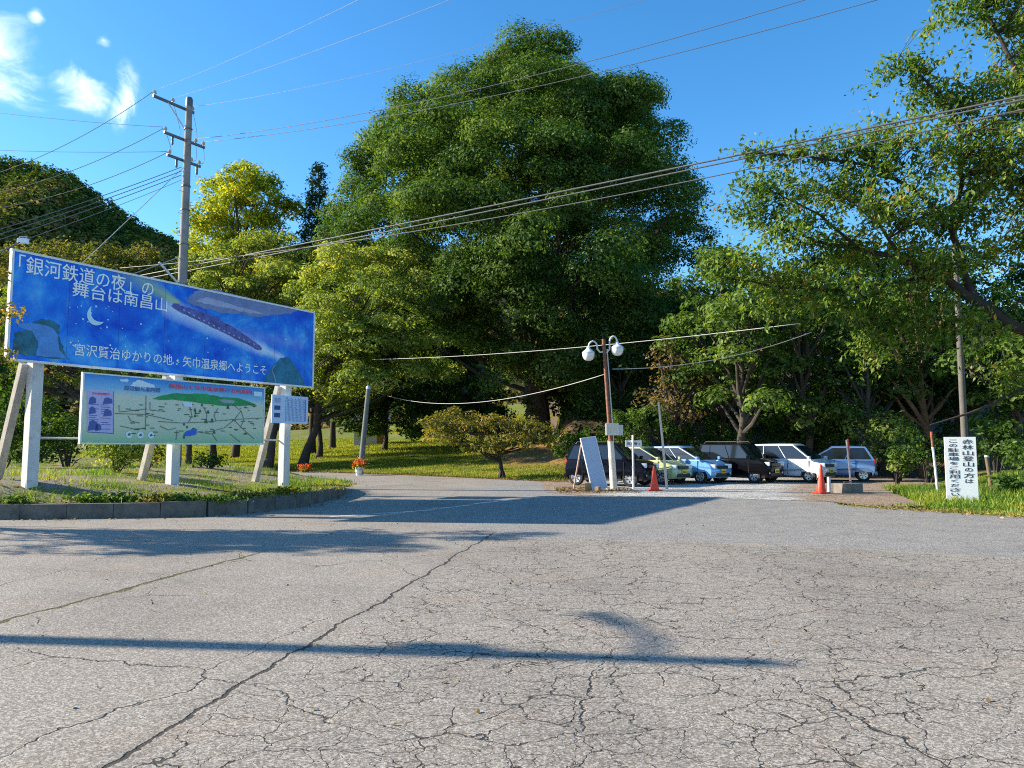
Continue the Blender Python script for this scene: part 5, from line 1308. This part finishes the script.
# young tree at the left, its crown just entering the frame; throws the dappled shade on the road
tree('roadside_tree', 'small yellow-green tree at the bed\'s end, twigs over the billboard edge', 'tree', (-15.2, 14.9, .25), (-14.6, 13.9, 6.0), .15,
     [((-15.8, 13.4, 4.9), (1.9, 1.3, 1.0)), ((-13.6, 13.2, 4.2), (1.7, .9, .8)), ((-15.0, 12.6, 5.3), (1.6, .8, .7)), ((-11.4, 13.8, 4.7), (1.0, .5, .5)), ((-10.9, 13.9, 3.7), (.75, .4, .5)), ((-16.4, 13.7, 4.6), (1.5, 1.1, 1.0)), ((-16, 13.8, 5.6), (1.3, .9, .7)), ((-11.4, 13.8, 3.0), (.55, .4, .4)), ((-13.9, 12.9, 4.9), (1.1, .6, .5)), ((-9.95, 14.2, 4.65), (.42, .3, .28)), ((-9.95, 14.2, 3.35), (.36, .3, .25)), ((-9.8, 14.2, 3.95), (.38, .3, .25)), ((-15.5, 12.2, 4.5), (1.3, .7, .7))], LO, m_bark_d, 61, 5.0, .24, 32, .115, nlimb=70, gap=.3, limb_r=.022, tint=lambda p: np.full(len(p), -.04))

# forest behind the lot
def ftree(label, px, d, ytop, rp, leafm, seed, lean_=0, leaf=.24, spa=1.0, tint=None, ybot=None, group='forest trees behind the parking lot', bark=None, gap=.1, lps=46):
    rng = np.random.default_rng(seed); ybot = ybot or 430
    lst = []
    ys = np.arange(ytop + rp * .7, ybot, rp * .8)
    for i, y in enumerate(ys):
        f = i / max(1, len(ys) - 1); w = rp * (.75 + .5 * math.sin(min(1, f * 1.2) * math.pi * .8))
        for s in (-1, 1):
            lst.append((px + s * w * rng.uniform(.3, .7), y + rng.uniform(-.2, .2) * rp, rp * rng.uniform(.55, .85), rng.uniform(-1.5, 1.5)))
    x = PX(px, d); top = P(px, ytop + rp * .5, d)
    return tree('forest_tree', label, 'tree', ground_at(px, d), (top.x, top.y, top.z), .22, pxblobs(lst, d), leafm, bark or m_bark, seed, spa, .62, lps, leaf, group, tint, 26, gap, bough=(3.4, .85, 50) if leafm is LB else None)
T = lambda v: (lambda p: np.full(len(p), v))
ftree('bright green tree overhanging the black and white cars\' roofs', 742, 36, 288, 30, LB, 71, ybot=425, tint=T(.05))
ftree('browning half-bare tree behind the lamp post\'s right globe', 672, 38.5, 338, 24, LBR, 72, ybot=425, gap=.45, leaf=.2)
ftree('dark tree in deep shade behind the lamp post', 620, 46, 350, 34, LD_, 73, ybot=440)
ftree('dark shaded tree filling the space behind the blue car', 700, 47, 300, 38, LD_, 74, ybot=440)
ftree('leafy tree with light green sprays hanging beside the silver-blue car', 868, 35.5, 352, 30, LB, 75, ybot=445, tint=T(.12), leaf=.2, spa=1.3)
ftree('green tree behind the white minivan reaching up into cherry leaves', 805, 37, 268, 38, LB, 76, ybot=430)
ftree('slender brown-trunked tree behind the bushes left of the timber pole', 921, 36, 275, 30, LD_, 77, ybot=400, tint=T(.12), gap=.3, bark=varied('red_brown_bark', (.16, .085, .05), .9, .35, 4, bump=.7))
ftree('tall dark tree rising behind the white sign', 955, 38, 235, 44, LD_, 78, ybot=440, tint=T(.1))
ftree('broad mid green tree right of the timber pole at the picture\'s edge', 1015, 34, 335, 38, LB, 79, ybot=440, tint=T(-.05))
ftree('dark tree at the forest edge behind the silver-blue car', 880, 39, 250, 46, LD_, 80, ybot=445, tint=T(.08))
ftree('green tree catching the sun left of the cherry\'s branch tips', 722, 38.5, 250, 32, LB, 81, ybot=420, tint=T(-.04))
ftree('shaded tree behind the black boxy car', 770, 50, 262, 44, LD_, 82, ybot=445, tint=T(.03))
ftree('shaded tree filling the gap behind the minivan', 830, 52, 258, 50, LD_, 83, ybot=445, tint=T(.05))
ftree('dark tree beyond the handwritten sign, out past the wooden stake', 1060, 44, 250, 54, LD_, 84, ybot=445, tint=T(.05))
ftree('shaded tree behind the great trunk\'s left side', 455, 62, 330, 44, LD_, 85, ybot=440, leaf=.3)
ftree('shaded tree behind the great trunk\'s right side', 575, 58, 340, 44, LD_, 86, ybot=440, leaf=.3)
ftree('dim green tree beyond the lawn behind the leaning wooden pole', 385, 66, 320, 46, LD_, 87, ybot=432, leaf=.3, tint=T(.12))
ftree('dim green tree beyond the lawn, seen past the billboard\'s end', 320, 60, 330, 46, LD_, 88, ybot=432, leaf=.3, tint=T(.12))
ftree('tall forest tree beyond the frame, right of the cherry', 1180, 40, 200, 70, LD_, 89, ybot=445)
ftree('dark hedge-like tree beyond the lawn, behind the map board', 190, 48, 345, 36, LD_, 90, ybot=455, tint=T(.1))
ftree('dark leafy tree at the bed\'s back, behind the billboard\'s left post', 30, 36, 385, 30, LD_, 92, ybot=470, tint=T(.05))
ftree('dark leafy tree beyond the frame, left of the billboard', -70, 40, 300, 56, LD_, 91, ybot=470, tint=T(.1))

# shrubs and undergrowth
def shrub(label, px, d, ytop, rp, leafm, seed, base=None, leaf=.13, group=None, spa=3.0, n=5, tint=None, ybase=None, name='shrub', cat='shrub', gap=.1):
    rng = np.random.default_rng(seed); base = base or ground_at(px, d)
    c = P(px, ytop, d); r = rp * d / F; hgt = max(.3, c.z - base[2]); blobs = []
    for i in range(n):
        blobs.append(((base[0] + rng.uniform(-.6, .6) * r, base[1] + rng.uniform(-.5, .5) * r, base[2] + hgt * rng.uniform(.35, .78)), (r * .55, r * .5, hgt * rng.uniform(.28, .38))))
    e = empty(name, base, label, cat, group)
    po, no, si, ti, subs = crown(blobs, rng, spa, .26, 26, leaf, .8, gap, .4, .4, tint)
    off = np.array(base); leaves_object('foliage', po - off, no, si, ti, leafm, rng, e, .5)
    bm = bmesh.new()
    for s in subs[rng.choice(len(subs), min(9, len(subs)), replace=False)] - off:
        q = Vector(s); tube(bm, [Vector((q.x * .1, q.y * .1, -.1)), Vector((q.x * .35, q.y * .35, q.z * .5)), q], [.03, .02, .006], 5)
    from_bm('stems', bm, m_bark_d, e, 60); return e
def bed_base(px, d): x = PX(px, d); return (x, d, float(bed_h(x, d)) - .03)
G1 = 'shrubs behind the billboard'; G2 = 'undergrowth shrubs along the forest edge'
shrub('dense olive shrub between the billboard\'s left and middle posts', 116, 21.5, 436, 32, LYG, 101, bed_base(116, 21.5), group=G1, tint=T(-.08), n=10, leaf=.10, spa=6)
shrub('brown-green shrub right of the olive shrub, against the middle post', 148, 23.4, 440, 18, LO, 102, bed_base(148, 23.4), group=G1, tint=T(-.25))
shrub('dark round shrub low behind the billboard\'s right brace', 212, 27, 455, 14, LD_, 103, bed_base(212, 27), group=G1)
shrub('leafy dark shrub behind the billboard\'s leftmost brace', 5, 26, 405, 36, LD_, 104, bed_base(5, 26), group=G1, tint=T(.15))
shrub('tall dark shrub just right of the billboard\'s left post', 70, 27.5, 415, 34, LD_, 105, bed_base(70, 27.5), group=G1, tint=T(.1))
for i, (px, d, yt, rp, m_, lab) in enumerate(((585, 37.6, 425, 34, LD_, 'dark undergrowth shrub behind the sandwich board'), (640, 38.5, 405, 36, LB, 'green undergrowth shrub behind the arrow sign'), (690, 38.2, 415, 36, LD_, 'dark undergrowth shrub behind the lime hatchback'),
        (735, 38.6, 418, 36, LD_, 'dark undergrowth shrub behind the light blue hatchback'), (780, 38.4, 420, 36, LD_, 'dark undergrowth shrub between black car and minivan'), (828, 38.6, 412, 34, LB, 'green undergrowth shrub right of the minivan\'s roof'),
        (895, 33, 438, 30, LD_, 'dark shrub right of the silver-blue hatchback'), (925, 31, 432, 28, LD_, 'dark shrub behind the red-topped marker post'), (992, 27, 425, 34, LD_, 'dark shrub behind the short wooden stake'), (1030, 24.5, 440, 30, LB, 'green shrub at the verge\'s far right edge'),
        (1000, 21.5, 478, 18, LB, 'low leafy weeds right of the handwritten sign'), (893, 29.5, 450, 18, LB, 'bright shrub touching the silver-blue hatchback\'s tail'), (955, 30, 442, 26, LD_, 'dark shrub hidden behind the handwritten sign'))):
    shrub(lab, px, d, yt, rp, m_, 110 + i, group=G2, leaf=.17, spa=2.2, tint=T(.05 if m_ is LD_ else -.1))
# red flowers by the lawn's edge
m_flow = leaf_mat('red_orange_flowers', [(0, (.30, .03, .01)), (.6, (.62, .10, .02)), (1, (.75, .25, .05))])
def flowers(label, px, d, pot):
    rng = np.random.default_rng(int(px)); x = PX(px, d); z = gh(x, d)
    e = empty('flower_pot' if pot else 'flower_clump', (x, d, max(z, 0)), label, 'flowers')
    n = 240; zb = .42 if pot else .05
    po = rng.normal(0, 1, (n, 3)) * np.array([.17, .17, .12]) + np.array([0, 0, zb + .22]); leaves_object('blossoms', po, rng.normal(0, 1, (n, 3)) + np.array([0, 0, .6]), .09 * rng.uniform(.7, 1.4, n), rng.uniform(0, 1, n), m_flow, rng, e, .8)
    po = rng.normal(0, 1, (n, 3)) * np.array([.17, .17, .10]) + np.array([0, 0, zb + .05]); leaves_object('foliage', po, rng.normal(0, 1, (n, 3)), .10 * rng.uniform(.7, 1.4, n), rng.uniform(0, 1, n), LB, rng, e, .5)
    if pot:
        bm = bmesh.new(); lathe(bm, [(0, 0), (.15, 0), (.21, .40), (.23, .42), (.20, .42), (.18, .36), (0, .36)], 18); from_bm('pot', bm, m_white, e, 40)
flowers('white pot of orange flowers at the leaning wooden pole\'s foot', 360, 39.2, True)
flowers('clump of red-orange flowers at the lawn\'s edge past the billboard', 306, 43.5, False)

# ------------------------------------------------------------------ buildings glimpsed through the trees
m_wall = varied('white_plaster_wall', (.62, .61, .58), .85, .1, 1.5, dirt=(.40, .38, .34)); m_roof = varied('dark_metal_roof', (.10, .105, .11), .5, .2, 2); m_wood = varied('orange_brown_timber', (.34, .16, .06), .7, .25, 4); m_win = principled('dark_window_glass', color=(.02, .025, .03), rough=.08)
def house(label, x, y, w, dp, h, rz, rise=1.0, cat='building', name='house'):
    e = empty(name, (x, y, gh(x, y)), label, cat, None, rz)
    bm = bmesh.new(); box(bm, 0, 0, h / 2 - .3, w, dp, h + .6); from_bm('wall', bm, m_wall, e)
    bm = bmesh.new(); o = .35
    for s in (-1, 1):
        vs = [(-w / 2 - o, s * (dp / 2 + o), h - .08), (w / 2 + o, s * (dp / 2 + o), h - .08), (w / 2 + o, 0, h + rise), (-w / 2 - o, 0, h + rise)]
        a = [bm.verts.new(v) for v in vs]; b2 = [bm.verts.new((v[0], v[1], v[2] + .12)) for v in vs]
        bm.faces.new(a); bm.faces.new(b2[::-1])
        for i in range(4): bm.faces.new((a[i], b2[i], b2[(i + 1) % 4], a[(i + 1) % 4]))
    bmesh.ops.recalc_face_normals(bm, faces=bm.faces); from_bm('roof', bm, m_roof, e)
    bm = bmesh.new()
    for s in (-1, 1):
        a = [bm.verts.new(v) for v in ((s * w / 2, -dp / 2, h), (s * w / 2, dp / 2, h), (s * w / 2, 0, h + rise * .98))]; bm.faces.new(a)
    from_bm('gable', bm, m_wall, e)
    bm = bmesh.new(); box(bm, w * .32, -dp / 2 - .02, 1.0, .9, .06, 2.0); from_bm('door', bm, m_wood, e)
    for x_ in (-w * .28, w * .02):
        bm = bmesh.new(); box(bm, x_, -dp / 2 - .02, 1.5, 1.0, .08, 1.0); wn = from_bm('window', bm, m_wood, e)
        bm = bmesh.new(); box(bm, x_, -dp / 2 - .065, 1.5, .86, .02, .86); from_bm('pane', bm, m_win, wn)
house('white-walled hut with timber door, glimpsed past the leaning wooden pole', PX(372, 78), 78, 3.4, 3, 2.4, R(8), name='hut')
house('white gabled house glimpsed behind the great tree\'s trunk', PX(572, 72), 72, 5.5, 5, 2.8, R(78))

# ------------------------------------------------------------------ grass, weeds, hillside wood
def blades(name, pts, hts, wid, mat, rng, label, lean=.35):
    n = len(pts); a = rng.uniform(0, 6.283, n); b = np.c_[np.cos(a), np.sin(a), np.zeros(n)]
    ln = rng.normal(0, lean, (n, 2)); v = np.empty((n, 3, 3))
    v[:, 0] = pts - b * wid[:, None]; v[:, 1] = pts + b * wid[:, None]; v[:, 2] = pts + np.c_[ln * hts[:, None], hts]
    me = bpy.data.meshes.new(name); me.vertices.add(n * 3); me.vertices.foreach_set('co', v.astype(np.float32).ravel())
    me.loops.add(n * 3); me.loops.foreach_set('vertex_index', np.arange(n * 3, dtype=np.int32)); me.polygons.add(n)
    me.polygons.foreach_set('loop_start', (np.arange(n) * 3).astype(np.int32)); me.update(calc_edges=True)
    at = me.attributes.new('tint', 'FLOAT', 'FACE'); tn = .5 + .25 * np.sin(pts[:, 0] * 1.9) * np.cos(pts[:, 1] * 1.6) + rng.normal(0, .2, n)
    at.data.foreach_set('value', np.clip(tn, 0, 1).astype(np.float32)); me.materials.append(mat)
    o = link(bpy.data.objects.new(name, me)); tag(o, label, 'grass', None, 'stuff'); return o
LGR = leaf_mat('verge_grass_blades', [(0, (.035, .09, .010)), (.45, (.10, .20, .018)), (.75, (.26, .31, .035)), (1, (.40, .32, .08))], trans=.4, gloss=.03)
LDRY = leaf_mat('dry_grass_blades', [(0, (.06, .12, .012)), (.4, (.20, .24, .03)), (.7, (.40, .36, .07)), (1, (.50, .40, .16))], trans=.35, gloss=.02)
LLAWN = leaf_mat('lawn_blades', [(0, (.06, .11, .010)), (.5, (.17, .215, .022)), (.8, (.34, .32, .04)), (1, (.45, .35, .08))], trans=.4, gloss=.02)
rng = np.random.default_rng(200)
# verge on the right
n = 70000; x = rng.uniform(8.4, 24, n); y = rng.uniform(11, 27.5, n)
ed = np.interp(x, VE_X, VE_Y)
back = 21.2 + (x - 8.4) * .9; ok = (y > ed + .05 + .35 * np.abs(np.sin(x * 2.7 + np.sin(x * 7)))) & (y < np.minimum(back + 1.5, 27.5)) & ~((y > 19.4) & (x < 10.5 + (y - 19.2) * .36))
x, y, ed = x[ok], y[ok], ed[ok]; z = ground_h(x, y); dep = np.clip((y - ed) / 4, 0, 1)
hts = (.03 + .15 * dep ** 1.2) * rng.uniform(.5, 1.5, len(x)); blades('verge_grass', np.c_[x, y, z - .01], hts, .012 + .01 * dep, LGR, rng, 'rough green grass on the right verge')
n = 9000; x = rng.uniform(8.4, 20, n); ed = np.interp(x, VE_X, VE_Y); y = ed + np.abs(rng.normal(0, .45, n)) - .08
blades('dry_grass', np.c_[x, y, ground_h(x, y) - .01], .07 * rng.uniform(.5, 1.5, n), np.full(n, .012), LDRY, rng, 'dry yellow grass along the verge\'s road edge')
# lawn
n = 150000; x = rng.uniform(-26, 3.6, n); y = rng.uniform(33, 66, n); le = lawn_edge(x); ok = (y > le + .1) & (x < .064 * y + .5); x, y = x[ok], y[ok]
md = ((x - 2.0) / 3.7) ** 2 + ((y - 48) / 9) ** 2; ok = md > rng.uniform(.4, 1.1, len(x)); x, y = x[ok], y[ok]
blades('lawn_grass', np.c_[x, y, ground_h(x, y) - .01], .085 * rng.uniform(.4, 1.6, len(x)), np.full(len(x), .02), LLAWN, rng, 'sunlit lawn rising behind the road')
n = 150000; x = rng.uniform(-48, 6, n); y = rng.uniform(60, 110, n); ok = (x < .064 * y + .5) & (y > lawn_edge(x) + 6); x, y = x[ok], y[ok]
blades('lawn_grass', np.c_[x, y, ground_h(x, y) - .02], .16 * rng.uniform(.4, 1.6, len(x)), np.full(len(x), .05), LLAWN, rng, 'far upper lawn under the trees')
# bed: tufts between bare soil
cl = []; 
for k in range(420):
    i = rng.integers(30, 159); f = rng.uniform(.0, 1) ** 1.6; p = FR[i] * (1 - f) + BK[i] * f + (0, .2)
    m_ = rng.integers(30, 120); cl.append(np.c_[rng.normal(p[0], .28, m_), rng.normal(p[1], .22, m_), np.full(m_, rng.uniform(.05, .2))])
cl = np.concatenate(cl); ok = (cl[:, 1] > front_y(cl[:, 0]) + .10) & (cl[:, 0] < -5.4); cl = cl[ok]
blades('bed_grass', np.c_[cl[:, 0], cl[:, 1], bed_h(cl[:, 0], cl[:, 1]) - .015], cl[:, 2] * rng.uniform(.5, 1.4, len(cl)), np.full(len(cl), .011), LGR, rng, 'tufts of grass on the planting bed')
n = 60000; i = rng.integers(20, 159, n); f = rng.uniform(.02, 1, n) ** 1.3; p = FR[i] * (1 - f[:, None]) + BK[i] * f[:, None] + np.c_[rng.normal(0, .15, n), rng.uniform(.1, .4, n)]
ok = np.sin(p[:, 0] * 1.3 + 1) + np.cos(p[:, 1] * 1.9 + p[:, 0]) + rng.normal(0, .5, n) > -.1; p = p[ok]
blades('bed_grass', np.c_[p[:, 0], p[:, 1], bed_h(p[:, 0], p[:, 1]) - .015], .06 * rng.uniform(.4, 1.5, len(p)), np.full(len(p), .012), LDRY, rng, 'short dry grass over the planting bed')
# low weeds trailing over the kerb
def weeds(label, px, d, w, m_, seed):
    r2 = np.random.default_rng(seed); b0 = bed_base(px, d); n = 420
    e = empty('weed_clump', b0, label, 'weeds', 'weeds along the kerb'); po = r2.normal(0, 1, (n, 3)) * np.array([w, .13, .05]) + np.array([0, 0, .10])
    leaves_object('foliage', po, r2.normal(0, .6, (n, 3)) + np.array([0, -.2, .7]), .085 * r2.uniform(.6, 1.4, n), .5 + r2.normal(0, .22, n), m_, r2, e, .6)
for i, (px, m_, lab) in enumerate(((18, LB, 'green weed clump on the kerb under the billboard\'s left post'), (92, LB, 'green weed clump on the kerb under the map board\'s left end'), (120, LB, 'wide green weed clump on the kerb below the map\'s badges'), (160, LO, 'reddish weed clump on the kerb left of the middle post'), (185, LB, 'green weed clump on the kerb right of the middle post'), (216, LB, 'leafy weed clump on the kerb below the map\'s lake'), (250, LO, 'reddish weed clump on the kerb before the right brace'), (286, LO, 'red-leaved weed clump at the foot of the end post'))):
    d = float(np.interp(px, [0, 130, 222, 297, 325], [15.4, 15.75, 16.2, 18.6, 20.6])) + .35; weeds(lab, px, d + (i * 37 % 5) * .07, .14 + .05 * (i * 7 % 4), m_, 300 + i)

# leaves blown along the edges of road, lawn and bed
LF = leaf_mat('fallen_leaves', [(0, (.06, .035, .015)), (.5, (.19, .115, .045)), (.85, (.36, .24, .08)), (1, (.42, .33, .10))], trans=.15)
n = 5200; x = rng.uniform(-14, 2.4, n); y = lawn_edge(x) + rng.normal(-.15, .45, n); A_ = np.c_[x, y, np.maximum(ground_h(x, y), .01) + .02]
n = 2600; i = rng.integers(20, 159, n); p = FR[i] + np.c_[rng.normal(0, .2, n), rng.uniform(.15, 1.6, n) ** 1.3]; B_ = np.c_[p, bed_h(p[:, 0], p[:, 1]) + .02]
n = 700; i = rng.integers(20, 159, n); p = FR[i] - np.c_[rng.normal(0, .3, n), .12 + np.abs(rng.normal(0, .22, n))]; C_ = np.c_[p, np.full(n, .016)]
n = 2600; x = rng.uniform(8.6, 20, n); y = np.interp(x, VE_X, VE_Y) + rng.normal(.25, .5, n); D_ = np.c_[x, y, np.maximum(ground_h(x, y), .004) + .03]
n = 1500; x = rng.uniform(1.5, 4.2, n); y = rng.uniform(24.2, 27.5, n); E_ = np.c_[x, y, np.full(n, .025)]
n = 420; x = rng.uniform(-5, 9, n); y = rng.uniform(4, 20, n); F_ = np.c_[x, y, np.full(n, .012)]
LP = np.concatenate([A_, B_, C_, D_, E_, F_]); n = len(LP)
o = leaves_object('fallen_leaves', LP, rng.normal(0, .35, (n, 3)) + np.array([0, 0, 1.]), .075 * rng.uniform(.5, 1.3, n) * np.where(np.arange(n) >= n - 420, .55, 1), rng.uniform(0, 1, n), LF, rng, None, .6)
tag(o, 'dry fallen leaves along the edges of road, bed and lawn', 'fallen leaves', None, 'stuff')
# the wooded hillside: one far-off wood
def hillwood():
    r2 = np.random.default_rng(400); PO, NO, TI, SI = [], [], [], []
    for k in range(5200):
        px = r2.uniform(-260, 420) if k < 4700 else r2.uniform(420, 1200); t = r2.uniform(.0, 1.0)
        c = np.array(hill_pt(px, t)); r = r2.uniform(1.5, 2.9); dark = t > .76 + .08 * math.sin(px * .05) + r2.normal(0, .07)
        base = r2.normal(.36, .12) if dark else r2.normal(.64, .20); n = 46
        d = ball(r2, n); d[:, 2] = np.abs(d[:, 2]) * 1.15
        p = c + np.array([0, 0, r * .3]) + d * r * np.array([1, 1, 1.3 if dark else .9]) * r2.uniform(.65, 1.05, (n, 1)); PO.append(p); NO.append(d + r2.normal(0, .4, (n, 3)) + np.array([0, 0, .3]))
        TI.append(base + r2.normal(0, .09, n)); SI.append(r2.uniform(.7, 1.4, n))
    o = leaves_object('hillside_wood', np.concatenate(PO), np.concatenate(NO), np.concatenate(SI), np.concatenate(TI), LHILL, r2, None, .7)
    tag(o, 'autumn wood covering the hill at the left', 'woodland', None, 'stuff')
hillwood()
